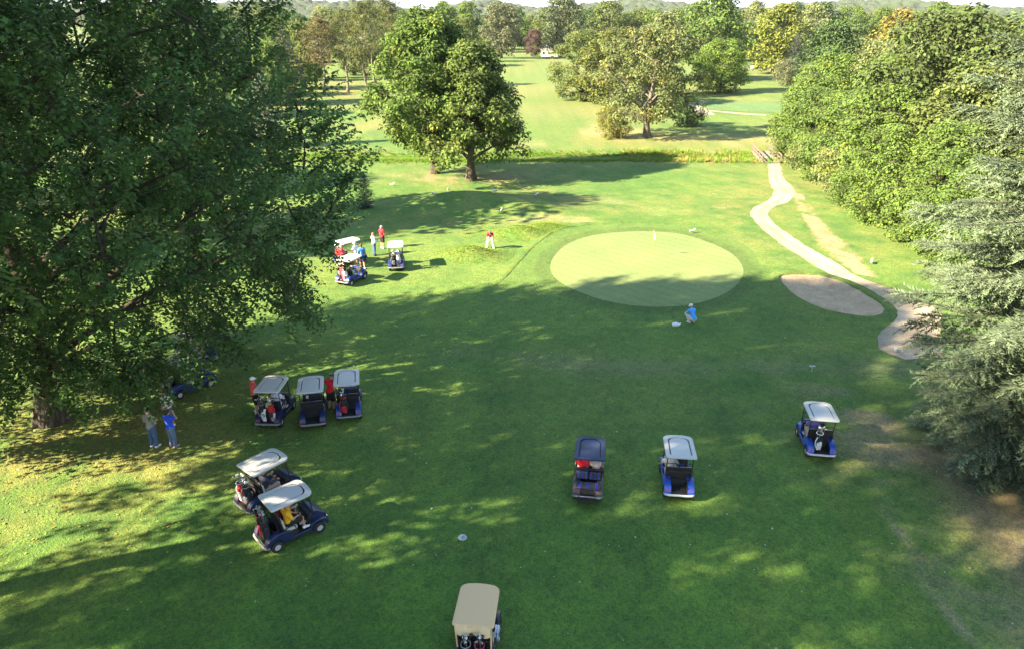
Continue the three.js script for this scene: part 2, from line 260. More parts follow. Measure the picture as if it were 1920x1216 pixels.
const leafMat = (c, t = 0.38) => new THREE.MeshPhysicalMaterial({ color: RGB(...c), vertexColors: true, roughness: 1, transmission: t, thickness: 0, side: THREE.DoubleSide, specularIntensity: 0.35 });

// A broad-leaved tree: trunk, curving limbs, twigs to every clump, and leaves spread through each clump.
function broadleaf(o) {
  const r = rng(o.seed), g = () => r() + r() + r() - 1.5, wood = new Wood(), trunkW = new Wood(), L = new Leaves();
  const { H, clear, R } = o, top = H * 0.86, nodes = [];
  const prof = o.prof ?? ((t) => Math.sqrt(Math.max(0, 1 - Math.pow(Math.abs(t - 0.42) / (t < 0.42 ? 0.5 : 0.6), 2.2))));
  const env = (t, az) => R * prof(t) * (o.side ? o.side(az, t) : 1) * (1 + (o.lobe ?? 0.3) * (2 * vnoise(Math.cos(az) * 1.6 + 9 + o.seed, Math.sin(az) * 1.6 + 5, t * 3.2) - 1) + 0.14 * (2 * vnoise(Math.cos(az) * 4 + o.seed, Math.sin(az) * 4, t * 7) - 1));
  const lean = [g() * 0.04, g() * 0.04], spine = (y) => V3(lean[0] * y + 0.25 * Math.sin(y * 0.5 + o.seed), y, lean[1] * y + 0.25 * Math.sin(y * 0.43 + o.seed * 2));
  const s0 = spine(0); const sp = (y) => spine(y).sub(V3(s0.x, 0, s0.z));
  const tr = o.trunkR ?? H * 0.02, tp = [], ta = [];
  for (let k = 0; k <= 12; k++) { const y = lerp(-0.15, top, k / 12); tp.push(sp(y)); ta.push(tr * (1 - 0.86 * k / 12) * (1 + 0.7 * Math.exp(-Math.max(0, y) * 1.6))); if (y > clear * 0.8) nodes.push(tp[k]); }
  trunkW.tube(tp, ta, 10);
  const nL = o.limbs ?? 12;
  for (let k = 0; k < nL; k++) {
    const t = 0.08 + 0.8 * (k + r() * 0.7) / nL, az = k * 2.4 + r() * 0.8, e = env(t, az) * 0.78, y1 = clear + t * (H - clear), y0 = Math.max(clear * 0.75, y1 - e * (0.35 + 0.5 * r()));
    const a = sp(Math.min(y0, top * 0.95)), b = V3(a.x + Math.cos(az) * e, y1, a.z + Math.sin(az) * e), m = a.clone().lerp(b, 0.5).add(V3(g() * 0.5, e * 0.10 + g() * 0.3, g() * 0.5)), pts = [], rad = [], r0 = tr * (0.5 - 0.3 * t);
    for (let q = 0; q <= 7; q++) { const u = q / 7; pts.push(V3((1 - u) ** 2 * a.x + 2 * u * (1 - u) * m.x + u * u * b.x, (1 - u) ** 2 * a.y + 2 * u * (1 - u) * m.y + u * u * b.y, (1 - u) ** 2 * a.z + 2 * u * (1 - u) * m.z + u * u * b.z)); rad.push(r0 * (1 - 0.85 * u)); if (q > 1) nodes.push(pts[q]); }
    wood.tube(pts, rad, 6);
  }
  const base = o.tint ?? [1, 1, 1];
  for (let k = 0; k < o.clumps; k++) {
    const t = Math.pow(r(), o.tpow ?? 0.95), az = r() * Math.PI * 2, out = Math.pow(r(), o.fill ?? 0.42), e = env(t, az) * out;
    const y = clear + t * (H - clear), ax = sp(Math.min(y, top)), c = V3(ax.x + Math.cos(az) * e, y + g() * 0.3, ax.z + Math.sin(az) * e);
    let bn = nodes[0], bd = 1e9; for (const n of nodes) { const d = n.distanceToSquared(c) + (n.y > c.y ? 2 : 0); if (d < bd) { bd = d; bn = n; } }
    if (o.twigs !== false) { const m = bn.clone().lerp(c, 0.55).add(V3(g() * 0.2, 0.15 * Math.sqrt(bd), g() * 0.2)); wood.tube([bn, m, c], [0.05 + 0.006 * Math.sqrt(bd), 0.03, 0.012].map((v) => v * (o.twigR ?? 1)), 4); }
    nodes.push(bn.clone().lerp(c, 0.55).add(V3(0, 0.1 * Math.sqrt(bd), 0))); nodes.push(c);
    const cr = o.clumpR * (0.65 + 0.7 * r()), dx = Math.cos(az), dz = Math.sin(az), fl = o.flat ?? 0.7, tone = 0.72 + 0.56 * r(), yel = r() < (o.yellow ?? 0.1) ? 0.25 + 0.5 * r() : 0.12 * r();
    const col = () => { const v = tone * (0.72 + 0.56 * r()), y2 = yel + 0.1 * r(); return [base[0] * v * (1 + 1.1 * y2), base[1] * v * (1 + 0.4 * y2), base[2] * v]; };
    if (o.shoots) {
      const low = t < 0.2 ? 1 : 0;
      for (let s = 0; s < o.shoots; s++) {
        const bx = c.x + g() * cr * 0.62, by = c.y + g() * cr * 0.5, bz = c.z + g() * cr * 0.62, len = o.shootL * (0.6 + 0.8 * r());
        let vx = dx * 0.7 * out + g() * 0.55, vy = (low ? -0.75 : 0.42 + 0.5 * t) + g() * 0.4, vz = dz * 0.7 * out + g() * 0.55; const vl = Math.hypot(vx, vy, vz); vx /= vl; vy /= vl; vz /= vl;
        for (let q = 0; q < o.leaves; q++) {
          const u = Math.pow((q + r()) / o.leaves, 0.85), a = q * 2.4 + r(), spread = (1 - u * 0.6) * 0.2 * cr, rx = Math.cos(a), rz = Math.sin(a), ry = g() * 0.5;
          const px = bx + vx * len * u + rx * spread * r(), py = by + vy * len * u + ry * spread, pz = bz + vz * len * u + rz * spread * r(), sz = o.leaf * (0.7 + 0.6 * r());
          L.add(px, py, pz, rx + vx * 0.6, ry * 0.6 + vy * 0.3 - 0.62, rz + vz * 0.6, rx * 0.35 + g() * 0.5, 0.75 + g() * 0.5, rz * 0.35 + g() * 0.5, sz, sz * 0.62, ...col());
        }
      }
    } else {
      for (let q = 0; q < o.leaves; q++) {
        let ux = g(), uy = g() * 0.9 + 0.15, uz = g(); const ul = Math.hypot(ux, uy, uz) || 1; ux /= ul; uy /= ul; uz /= ul;
        const rr = cr * Math.pow(r(), 0.4), sz = o.leaf * (0.65 + 0.7 * r());
        L.add(c.x + ux * rr, c.y + uy * rr * fl, c.z + uz * rr, ux + g() * 0.6, uy - 0.45, uz + g() * 0.6, ux * 0.6 + g() * 0.7, uy * 0.5 + 0.55 + g() * 0.5, uz * 0.6 + g() * 0.7, sz, sz * (o.leafW ?? 0.7), ...col());
      }
    }
  }
  return { trunk: trunkW.geometry(), limbs: wood.geometry(), crown: L.geometry() };
}
// A spruce: whorls of drooping boughs carrying flat side sprays of needles.
function spruce(o) {
  const r = rng(o.seed), g = () => r() + r() + r() - 1.5, wood = new Wood(), trunkW = new Wood(), L = new Leaves(), { H, R } = o;
  const tp = [], ta = []; for (let k = 0; k <= 10; k++) { tp.push(V3(0.06 * Math.sin(k), lerp(-0.1, H * 0.97, k / 10), 0.06 * Math.cos(k * 1.3))); ta.push(lerp(H * 0.014, 0.02, k / 10)); }
  trunkW.tube(tp, ta, 9);
  for (let y = o.clear; y < H * 0.985; y += o.step * (0.8 + 0.4 * r())) {
    const t = (y - o.clear) / (H - o.clear), reach = R * (t < 0.25 ? lerp(o.skirt ?? 0.75, 1, t / 0.25) : Math.pow((1 - t) / 0.75, o.taper ?? 0.85));
    const nb = Math.max(4, Math.round(o.boughs * (0.55 + 0.45 * (1 - t))));
    for (let b = 0; b < nb; b++) {
      const az = (b / nb) * 2 * Math.PI + y * 2.3 + g() * 0.35, len = reach * (0.72 + 0.42 * r()) + 0.12, ca = Math.cos(az), sa = Math.sin(az), up = lerp(-0.12, 0.55, t) + g() * 0.1, sag = lerp(0.34, 0.1, t), pts = [], rad = [];
      const P = (u) => [ca * len * u, y + len * (up * u - sag * u * u + 0.16 * u * u * u), sa * len * u];
      for (let q = 0; q <= 5; q++) { pts.push(V3(...P(q / 5))); rad.push((0.008 + 0.006 * len) * (1 - 0.8 * q / 5)); }
      wood.tube(pts, rad, 4);
      const tone = 0.78 + 0.44 * r(), nS = Math.max(3, Math.round(len / o.twig));
      for (let s = 0; s <= nS; s++) for (const side of s === nS ? [0] : [-1, 1]) {
        const u0 = len > 1.5 ? o.inner ?? 0.16 : 0.12, u = u0 + (1 - u0) * (s + r() * 0.6) / nS; if (u > 1.02) continue;
        const [bx, by, bz] = P(Math.min(1, u)), tl = (o.twigL * (0.35 + 0.65 * Math.sin(Math.PI * Math.min(1, 0.12 + u * 0.8))) * (0.7 + 0.6 * r())) * clamp(len / 1.2, 0.35, 1), sw = side * (0.75 + 0.2 * g()), dx0 = ca * 0.75 - sa * sw, dz0 = sa * 0.75 + ca * sw, dl = Math.hypot(dx0, dz0, 0.2), dx = dx0 / dl, dy = (-0.18 + g() * (o.fluff ?? 0.3)) / dl, dz = dz0 / dl;
        for (let q = 0; q < o.needles; q++) {
          const v = (q + r()) / o.needles, px = bx + dx * tl * v, py = by + dy * tl * v - 0.08 * v * v, pz = bz + dz * tl * v, a = q * 2.4 + r(), ex = Math.cos(a), ey = Math.sin(a) * 0.7 + 0.25, nl = o.needle * (0.7 + 0.6 * r()), vv = tone * (0.7 + 0.6 * r()), tip = v > 0.6 ? 1.18 : 1;
          let nx = dx * 0.8 - dz * ex * 0.8, ny = dy * 0.8 + ey * 0.7, nz = dz * 0.8 + dx * ex * 0.8; const nl2 = Math.hypot(nx, ny, nz); nx /= nl2; ny /= nl2; nz /= nl2;
          let sx = -nz + g() * 0.4, sy = g() * 0.5, sz = nx + g() * 0.4; const s2 = Math.hypot(sx, sy, sz) || 1;
          L.needle(px, py, pz, nx, ny, nz, sx / s2, sy / s2, sz / s2, nl, o.needleW * (0.8 + 0.4 * r()), vv * tip, vv * tip, vv * (v > 0.6 ? 1.1 : 1));
        }
      }
    }
  }
  return { trunk: trunkW.geometry(), limbs: wood.geometry(), crown: L.geometry() };
}
function plantTree(kind, geo, mats, [x, f], turn, s, label, group, cat = 'tree', wide = 1) {
  const t = thing(kind, label, cat, [x, f], turn, group, terrain(x, f));
  t.scale.set(s * wide, s, s * wide);
  const tr = part('trunk', geo.trunk, mats[1], t); part('limbs', geo.limbs, mats[1], tr); part('crown', geo.crown, mats[0], t);
  return t;
}
const MAPLE = [0.066, 0.142, 0.038], maple = leafMat(MAPLE, 0.42);
// the great silver maples on the left
const bigMaple = broadleaf({ seed: 11, H: 23, clear: 2.8, R: 12.8, trunkR: 0.52, limbs: 30, clumps: 1500, shoots: 6, shootL: 1.5, leaves: 31, leaf: 0.20, clumpR: 1.0, lobe: 0.26, fill: 0.40, tpow: 0.92, yellow: 0.05, side: (az, t) => { const low = sstep(0.34, 0.05, t), c = Math.max(0, Math.cos(az)), s = Math.sin(az); return 1 + 0.18 * c * (1 - low * Math.max(0.15, Math.min(1, s + 0.6))) + 0.08 * low * c * Math.max(0, -s + 0.15) - 0.27 * Math.max(0, -s) - (0.16 + 0.34 * low) * Math.max(0, s) - 0.3 * low * c * Math.max(0, s + 0.3); }, prof: (t) => (t < 0.36 ? lerp(0.66, 1, Math.pow(t / 0.36, 0.8)) : Math.pow(Math.max(0, 1 - (t - 0.36) / 0.66), 0.52)) });
plantTree('maple_tree', bigMaple, [maple, barkMat], [-20, 26.8], 0, 1.0, 'huge dark green maple with drooping branches above the parked carts and standing people');
// the row goes on beside the tee, where its shade falls across the fairway
const tallMaple = broadleaf({ seed: 17, H: 27, clear: 9, R: 9.2, trunkR: 0.45, limbs: 22, clumps: 520, shoots: 4, shootL: 1.4, leaves: 20, leaf: 0.34, clumpR: 1.25, lobe: 0.5, fill: 0.5 });
for (const [x, f, a, s] of [[-30, 1.5, 80, 0.85], [-20, 3, 200, 1.0], [-22.5, 13.7, 300, 0.98]]) plantTree('maple_tree', s < 0.9 ? bigMaple : tallMaple, [maple, barkMat], [x, f], a, s, 'tall maple beside the tee, its shade lying across the fairway', 'maples beside the tee');

// two oaks side by side in the middle distance
const oakMat = leafMat([0.081, 0.145, 0.029], 0.3), oakMat2 = leafMat([0.090, 0.145, 0.032], 0.3);
const oakA = broadleaf({ seed: 21, H: 16.6, clear: 3.5, R: 6.7, trunkR: 0.42, limbs: 16, clumps: 300, leaves: 120, leaf: 0.34, clumpR: 1.0, lobe: 0.5, yellow: 0.03, prof: (t) => (t < 0.35 ? lerp(0.62, 1, t / 0.35) : Math.pow(Math.max(0, 1 - (t - 0.35) / 0.7), 0.6)) });
const oakB = broadleaf({ seed: 33, H: 13.6, clear: 2.8, R: 5.8, trunkR: 0.46, limbs: 16, clumps: 265, leaves: 120, leaf: 0.32, clumpR: 0.95, lobe: 0.45, yellow: 0.03, prof: (t) => (t < 0.3 ? lerp(0.8, 1, t / 0.3) : Math.pow(Math.max(0, 1 - (t - 0.3) / 0.75), 0.62)) });
plantTree('oak_tree', oakA, [oakMat, barkMat], [-8.6, 80.2], 10, 1, 'taller, wider oak of the pair beyond the grassy mound');
plantTree('oak_tree', oakB, [oakMat2, barkMat], [-4.4, 76.4], 200, 1, 'shorter round oak in front of its taller twin beyond the grassy mound');
// the thinning oak beyond the creek, with bare grey limbs, and a low bush at its foot
const thinOak = broadleaf({ seed: 41, H: 14.8, clear: 2.6, R: 7.4, trunkR: 0.48, limbs: 20, clumps: 170, leaves: 80, leaf: 0.36, clumpR: 1.0, lobe: 0.5, fill: 0.4, yellow: 0.2 });
plantTree('oak_tree', thinOak, [leafMat([0.116, 0.157, 0.058], 0.3), paleBarkMat], [19.9, 106.8], 40, 1, 'thinning grey-green oak with bare limbs beyond the creek');
// shared crowns for the rest of the wood
const gens = [0, 1, 2, 3].map((k) => broadleaf({ seed: 60 + k * 7, H: 12, clear: [0.5, 0.8, 0.4, 1.2][k], R: [4.6, 4.0, 5.2, 4.4][k], trunkR: 0.24, limbs: 12, clumps: [190, 170, 210, 180][k], leaves: 84, leaf: 0.30, clumpR: 0.95, lobe: 0.42, yellow: 0.03, fill: 0.36, twigR: 0.8 }));
const bushes = [0, 1].map((k) => broadleaf({ seed: 90 + k * 5, H: 5, clear: 0.15, R: 2.9, trunkR: 0.1, limbs: 8, clumps: 90, leaves: 70, leaf: 0.24, clumpR: 0.7, lobe: 0.4, yellow: 0.03, fill: 0.4, twigR: 0.5 }));
const farGens = [0, 1, 2].map((k) => broadleaf({ seed: 120 + k * 3, H: 20, clear: 2, R: [7.5, 6.5, 8.5][k], trunkR: 0.4, limbs: 12, clumps: 150, leaves: 46, leaf: 0.75, clumpR: 1.7, lobe: 0.4, yellow: 0.03, fill: 0.36 }));
const G_LIGHT = leafMat([0.112, 0.192, 0.036], 0.42), G_MID = leafMat([0.090, 0.162, 0.035], 0.36), G_OLIVE = leafMat([0.107, 0.152, 0.041], 0.32), G_DARK = leafMat([0.052, 0.104, 0.032], 0.3), G_YEL = leafMat([0.15, 0.195, 0.03], 0.36), G_GREY = leafMat([0.123, 0.152, 0.080], 0.3), G_PURP = leafMat([0.10, 0.065, 0.068], 0.3), G_ORANGE = leafMat([0.16, 0.145, 0.035], 0.3), G_PALE = leafMat([0.160, 0.210, 0.080], 0.36);
const G_DEEP = leafMat([0.070, 0.112, 0.032], 0.3);
const toneName = (m) => ({ [G_LIGHT.uuid]: 'bright yellow-green', [G_MID.uuid]: 'mid green', [G_OLIVE.uuid]: 'olive green', [G_PALE.uuid]: 'pale green', [G_DEEP.uuid]: 'deep green' })[m.uuid] ?? 'green';
const belt = 'trees of the wood beside the cart path';
[[32.6, 51, 0, G_MID, 0.62], [33.6, 56, 1, G_LIGHT, 0.72], [33.0, 61.5, 2, G_LIGHT, 0.62], [34.4, 67, 3, G_LIGHT, 0.86], [35.0, 73, 0, G_MID, 0.78], [36.0, 79, 2, G_LIGHT, 0.72], [35.2, 85.5, 1, G_MID, 0.72], [37.5, 91, 0, G_LIGHT, 0.84], [31.6, 46.5, 3, G_MID, 0.6]].forEach(([x, f, k, m, s], i) => plantTree('woodland_tree', gens[k], [m, barkMat], [x, f], i * 77, s, toneName(m) + (i % 2 ? ' tree leaning over the edge of the wood beside the cart path' : ' tree at the edge of the wood beside the cart path'), belt + ', front row', 'tree', 1.1));
[[38, 54, 1, G_DEEP, 0.95], [39.5, 61, 0, G_OLIVE, 1.06], [41, 70, 2, G_DEEP, 1.36], [40, 78, 3, G_LIGHT, 1.02], [43, 64, 3, G_DEEP, 1.22], [47, 74, 1, G_OLIVE, 1.3], [44, 85, 0, G_LIGHT, 1.04], [50, 84, 2, G_PALE, 1.16], [54, 72, 0, G_PALE, 1.4], [48, 96, 1, G_PALE, 1.1], [56, 100, 3, G_PALE, 1.25], [43, 100, 2, G_LIGHT, 0.95], [60, 112, 0, G_LIGHT, 1.2], [66, 98, 2, G_MID, 1.35], [62, 84, 1, G_OLIVE, 1.4], [37, 44, 2, G_OLIVE, 0.9], [44, 50, 1, G_DEEP, 1.15], [50, 58, 0, G_OLIVE, 1.3]].forEach(([x, f, k, m, s], i) => plantTree('woodland_tree', gens[k], [m, barkMat], [x, f], i * 53 + 20, s, (s > 1.2 ? 'tallest ' : 'tall ') + toneName(m) + ' tree deep in the wood beside the cart path', belt + ', behind', 'tree', 1.06));
[[30.9, 49.6, G_MID], [31.4, 54, G_LIGHT], [31.2, 58.6, G_LIGHT], [31.6, 64.4, G_MID], [32.6, 70.4, G_PALE], [33.4, 76.6, G_MID], [33.6, 82.4, G_PALE], [34.6, 88, G_MID], [36.4, 95, G_LIGHT], [30.0, 43.6, G_MID]].forEach(([x, f, m], i) => plantTree('bush', bushes[i % 2], [m, barkMat], [x, f], i * 91, 0.75 + 0.1 * (i % 3), toneName(m) + ' bush at the foot of the wood beside the cart path', 'bushes along the edge of the wood', 'bush'));
// large spruce in the right foreground
const bigSpruce = spruce({ seed: 5, H: 29, R: 6.0, clear: 0.4, step: 0.47, boughs: 15, twig: 0.23, twigL: 0.82, needles: 23, needle: 0.17, needleW: 0.055, inner: 0.36, skirt: 0.56, taper: 0.62, fluff: 0.5 });
const spruceMat = leafMat([0.130, 0.178, 0.114], 0.12);
plantTree('spruce_tree', bigSpruce, [spruceMat, barkMat], [20.7, 23.2], 0, 1, 'tall blue-green spruce with dense boughs beside the end of the cart path');
const smallSpruce = spruce({ seed: 8, H: 10, R: 2.7, clear: 0.3, step: 0.42, boughs: 8, twig: 0.34, twigL: 0.6, needles: 8, needle: 0.26, needleW: 0.11 });
plantTree('spruce_tree', smallSpruce, [leafMat([0.05, 0.075, 0.08], 0.1), barkMat], [-13.4, 63.8], 0, 0.34, 'small blue spruce standing alone beside the drooping maple');
plantTree('spruce_tree', smallSpruce, [leafMat([0.17, 0.19, 0.17], 0.1), barkMat], [-33, 98], 50, 1.0, 'silvery spruce glimpsed through the maple branches');
plantTree('spruce_tree', smallSpruce, [leafMat([0.10, 0.12, 0.09], 0.1), barkMat], [-45, 150], 90, 1.45, 'pale grey-green spruce beside the tall pines');
plantTree('spruce_tree', smallSpruce, [leafMat([0.075, 0.095, 0.085], 0.1), barkMat], [78, 208], 20, 1.3, 'pointed blue-grey spruce in front of the yellow-green tree by the road');
// the maples and round tree beyond the thinning oak
const mid = 'garden trees beyond the creek';
plantTree('maple_tree', gens[2], [G_OLIVE, barkMat], [14.9, 158], 10, 1.12, 'round olive green maple left of the thinning oak', undefined, 'tree', 1.1);
plantTree('maple_tree', gens[0], [leafMat([0.115, 0.150, 0.036], 0.34), barkMat], [21, 150], 70, 1.18, 'bronze-tinged maple right behind the thinning oak', undefined, 'tree', 1.25);
plantTree('maple_tree', gens[3], [G_PALE, barkMat], [30, 165], 130, 1.2, 'pale yellowish maple between the thinning oak and the round maple', undefined, 'tree', 1.2);
plantTree('maple_tree', gens[0], [leafMat([0.115, 0.200, 0.030], 0.34), barkMat], [48.4, 174], 200, 0.98, 'neat round bright green maple on the lawn before the tallest poplar', undefined, 'tree', 1.35);
plantTree('poplar_tree', farGens[0], [G_MID, barkMat], [56, 210], 40, 1.12, 'tallest broad green tree behind the round maple');
plantTree('poplar_tree', farGens[1], [G_PALE, barkMat], [42, 214], 90, 0.85, 'pale green tree left of the tallest broad tree');
plantTree('bush', bushes[0], [leafMat([0.15, 0.17, 0.04], 0.34), barkMat], [14.8, 106], 0, 0.85, 'yellowing low bush at the foot of the thinning oak', undefined, 'bush');
plantTree('bush', bushes[1], [G_DARK, barkMat], [28, 118], 40, 0.95, 'dark green bush beside the bend of the far cart path', undefined, 'bush');
plantTree('young_tree', bushes[0], [G_GREY, barkMat], [70, 190], 0, 1.2, 'small thin grey tree on the dry lawn near the road', undefined, 'tree');
// pines on the left
const pineGeo = broadleaf({ seed: 77, H: 18.5, clear: 7.5, R: 4.2, trunkR: 0.3, limbs: 16, clumps: 120, leaves: 60, leaf: 0.42, leafW: 0.3, clumpR: 1.2, flat: 0.5, lobe: 0.5, yellow: 0.15 });
const pineMat = leafMat([0.09, 0.12, 0.045], 0.15), pineBrown = leafMat([0.12, 0.115, 0.055], 0.15);
[[-32.5, 167, pineMat, 1.02], [-38, 172, pineMat, 0.95], [-42, 166, pineBrown, 0.86], [-30, 185, pineMat, 1.1], [-36, 196, pineMat, 1.06]].forEach(([x, f, m, s], i) => plantTree('pine_tree', pineGeo, [m, paleBarkMat], [x, f], i * 70, s, m === pineBrown ? 'thin browning pine with bare trunk beside the other pines' : 'tall pine with a bare trunk and a high crown beside the fairway', m === pineBrown ? undefined : 'pines beside the fairway'));
// hidden or half-hidden trees on the left whose shade crosses the lawn
[[-26, 56.5, 0.9], [-50, 66, 0.9], [-46, 44, 1.0]].forEach(([x, f, s], i) => plantTree('maple_tree', farGens[(i + 1) % 3], [G_DARK, barkMat], [x, f], i * 60, s, ['tall dark maple standing right behind the huge drooping maple', 'dark maple glimpsed far through the drooping maple', 'broad dark maple beside the huge drooping maple'][i]));
// trees round the far end of the fairway and along the horizon
plantTree('willow_tree', farGens[2], [leafMat([0.109, 0.131, 0.072], 0.3), barkMat], [-4.5, 322], 0, 1.06, 'grey-green willow at the far left end of the fairway');
plantTree('willow_tree', farGens[0], [leafMat([0.087, 0.123, 0.061], 0.3), barkMat], [22, 338], 120, 1.28, 'huge spreading tree beside the small white house');
plantTree('plum_tree', gens[1], [G_PURP, barkMat], [9.5, 345], 0, 0.95, 'purple-leaved tree beside the small white house');
plantTree('maple_tree', farGens[1], [G_YEL, barkMat], [82, 236], 30, 0.98, 'yellow-green maple turning to autumn beside the road', undefined, 'tree', 1.2);
plantTree('maple_tree', farGens[0], [G_ORANGE, barkMat], [84, 165], 80, 0.86, 'tree with orange autumn leaves above the wood');
const hr = rng(404), horizonKinds = [[G_MID, 'mid green tree among the far trees along the horizon'], [G_DARK, 'dark green tree among the far trees along the horizon'], [G_PALE, 'pale green tree among the far trees along the horizon'], [G_LIGHT, 'bright green tree among the far trees along the horizon'], [G_OLIVE, 'olive green tree among the far trees along the horizon']];
const clearOf = (x, f) => f < 330 && x > -28 + f * 0.02 && x < 12 + f * 0.14;   // the open fairway
const horizonTree = (x, f, s) => { const q = Math.floor(hr() * 5), v = Math.floor(hr() * 3); plantTree('horizon_tree', farGens[v], [horizonKinds[q][0], barkMat], [x, f], hr() * 360, s, horizonKinds[q][1], horizonKinds[q][1].split(' among')[0] + 's along the horizon'); };
for (let x = -190; x < 260; x += 8.5) horizonTree(x + hr() * 5, (x > -6 && x < 36 ? 410 : 375) + hr() * 50, 0.74 + 0.46 * hr());
for (let x = -260; x < 300; x += 10) horizonTree(x + hr() * 6, 470 + hr() * 60, 0.8 + 0.55 * hr() * hr());
for (let x = -150; x < 210; x += 11) if (x < -30 || x > 62) horizonTree(x + hr() * 6, 295 + hr() * 30, 0.55 + 0.34 * hr());
for (let x = -120; x < 170; x += 10) if (x < -48 || x > 105) horizonTree(x + hr() * 5, 205 + hr() * 40, 0.55 + 0.3 * hr());
for (let x = -95; x < -45; x += 11) horizonTree(x + hr() * 5, 120 + hr() * 30, 0.5 + 0.2 * hr());
for (const [x, f, s] of [[-60, 118, 0.5], [-54, 134, 0.55], [-49, 150, 0.6], [-62, 160, 0.7], [-50, 180, 0.72], [-42, 214, 0.8], [-33, 232, 0.72], [-25, 262, 0.8], [-18, 290, 0.75], [-44, 246, 0.85]]) horizonTree(x, f, s);
for (let x = 62; x < 130; x += 9) horizonTree(x + hr() * 5, 132 + hr() * 30, 0.52 + 0.25 * hr());
{ // wooded ridges far off: one canopy sheet each, with a rounded dome for every crown
  const dome = (x, f, c, seed) => { const X = x / c, F = f / c, ix = Math.floor(X), jf = Math.floor(F); let b = 0; for (let a = -1; a <= 1; a++) for (let e = -1; e <= 1; e++) { const cx = ix + a + hash3(ix + a, jf + e, seed), cf = jf + e + hash3(ix + a, jf + e, seed + 1), h = 0.6 + 0.6 * hash3(ix + a, jf + e, seed + 2), d = ((X - cx) ** 2 + (F - cf) ** 2) / 0.6; b = Math.max(b, h * Math.sqrt(Math.max(0, 1 - d))); } return b; };
  const ridge = (f0, depth, h, seed, c, cell, nx, ny) => sheet(nx, ny, (i, j) => { const x = (i / (nx - 1) - 0.5) * f0 * 1.7, t = j / (ny - 1), f = f0 + t * depth, b = dome(x, f, cell, seed), n = vnoise(x / cell, f / cell, seed) - 0.5; return [x, terrain(x, f) + (j === 0 ? -3 : 3 + h * Math.max(0.05, 2.6 * (fbm(x / (f0 * 0.22) + seed, 3, 3) - 0.3)) * sm(t) + cell * 0.9 * b), f, c.map((v) => v * 0.5 * (1 + 0.5 * n))]; });
  const farWood = std(0xffffff, 1, { vertexColors: true });
  structure('far_wood', ridge(1200, 700, 26, 8, [0.040, 0.062, 0.028], 20, 460, 56), farWood, 'stuff');
}

// ---------------------------------------------------------------- longer grass and litter
const tuft = (() => { const L = new Leaves(), r = rng(3); for (let k = 0; k < 16; k++) { const a = r() * 6.283, d = r() * 0.10, lean = 0.25 + 0.5 * r(), h = 0.6 + 0.6 * r(), x = Math.cos(a) * d, z = Math.sin(a) * d, v = 0.7 + 0.6 * r(); L.needle(x, -0.02, z, Math.cos(a) * lean, 0.9, Math.sin(a) * lean, -Math.sin(a), 0, Math.cos(a), h * 0.32, 0.035, v * 1.1, v, v * 0.8); } return L.geometry(); })();
const tuftMat = leafMat([1, 1, 1], 0.3);
function tufts(name, label, n, seed, place, tone) {   // place(r) -> [x, f, size] or null
  const r = rng(seed), M = [], C = [], m4 = new THREE.Matrix4(), q = new THREE.Quaternion();
  for (let k = 0; k < n; k++) { const p = place(r); if (!p) continue; const [x, f, s] = p; q.setFromAxisAngle(V3(0, 1, 0), r() * 6.283); M.push(m4.clone().compose(V3(x, groundDepth(x, f), -f), q, V3(s * 1.2, s * (0.7 + 0.6 * r()), s * 1.2))); C.push(tone(r, x, f)); }
  const im = new THREE.InstancedMesh(tuft, tuftMat, M.length); M.forEach((m, i) => { im.setMatrixAt(i, m); im.setColorAt(i, C[i]); }); im.name = numbered(name); im.userData.kind = 'stuff'; scene.add(im); return im;
}
const jitter = (c, r) => RGB(...c.map((v) => v * (0.75 + 0.5 * r())));
tufts('creek_grass', '', 15000, 71, (r) => { const x = -45 + 79 * r(), g = (r() + r() + r() - 1.5) * 1.5, f = 90.6 - 0.02 * x + g * 2.4 + 2.4 * (vnoise(x * 0.12, 3) - 0.5); if (r() > 0.25 + 1.1 * vnoise(x * 0.35, f * 0.5, 4)) return null; return [x, f, (0.5 + 0.9 * r() * r()) * (x > 14 ? 1.7 : 1)]; }, (r, x) => jitter(x > 14 && r() < 0.3 ? [0.30, 0.27, 0.11] : [0.12, 0.23, 0.028], r));
tufts('rough_grass', '', 5000, 72, (r) => { const k = r(), [cx, cf, rx, rf] = k < 0.34 ? [-3.1, 49.9, 2.0, 1.1] : k < 0.68 ? [0.6, 55.6, 2.2, 1.1] : [3.0, 57.3, 1.8, 0.9], x = cx + (r() + r() + r() - 1.5) * rx * 1.5, f = cf + (r() + r() + r() - 1.5) * rf * 1.7; if (distTo(FRINGE, x, f, true) < 0.1 && x > 1) return null; return [x, f, 0.10 + 0.24 * r()]; }, (r) => jitter(r() < 0.25 ? [0.26, 0.27, 0.07] : [0.15, 0.27, 0.04], r));
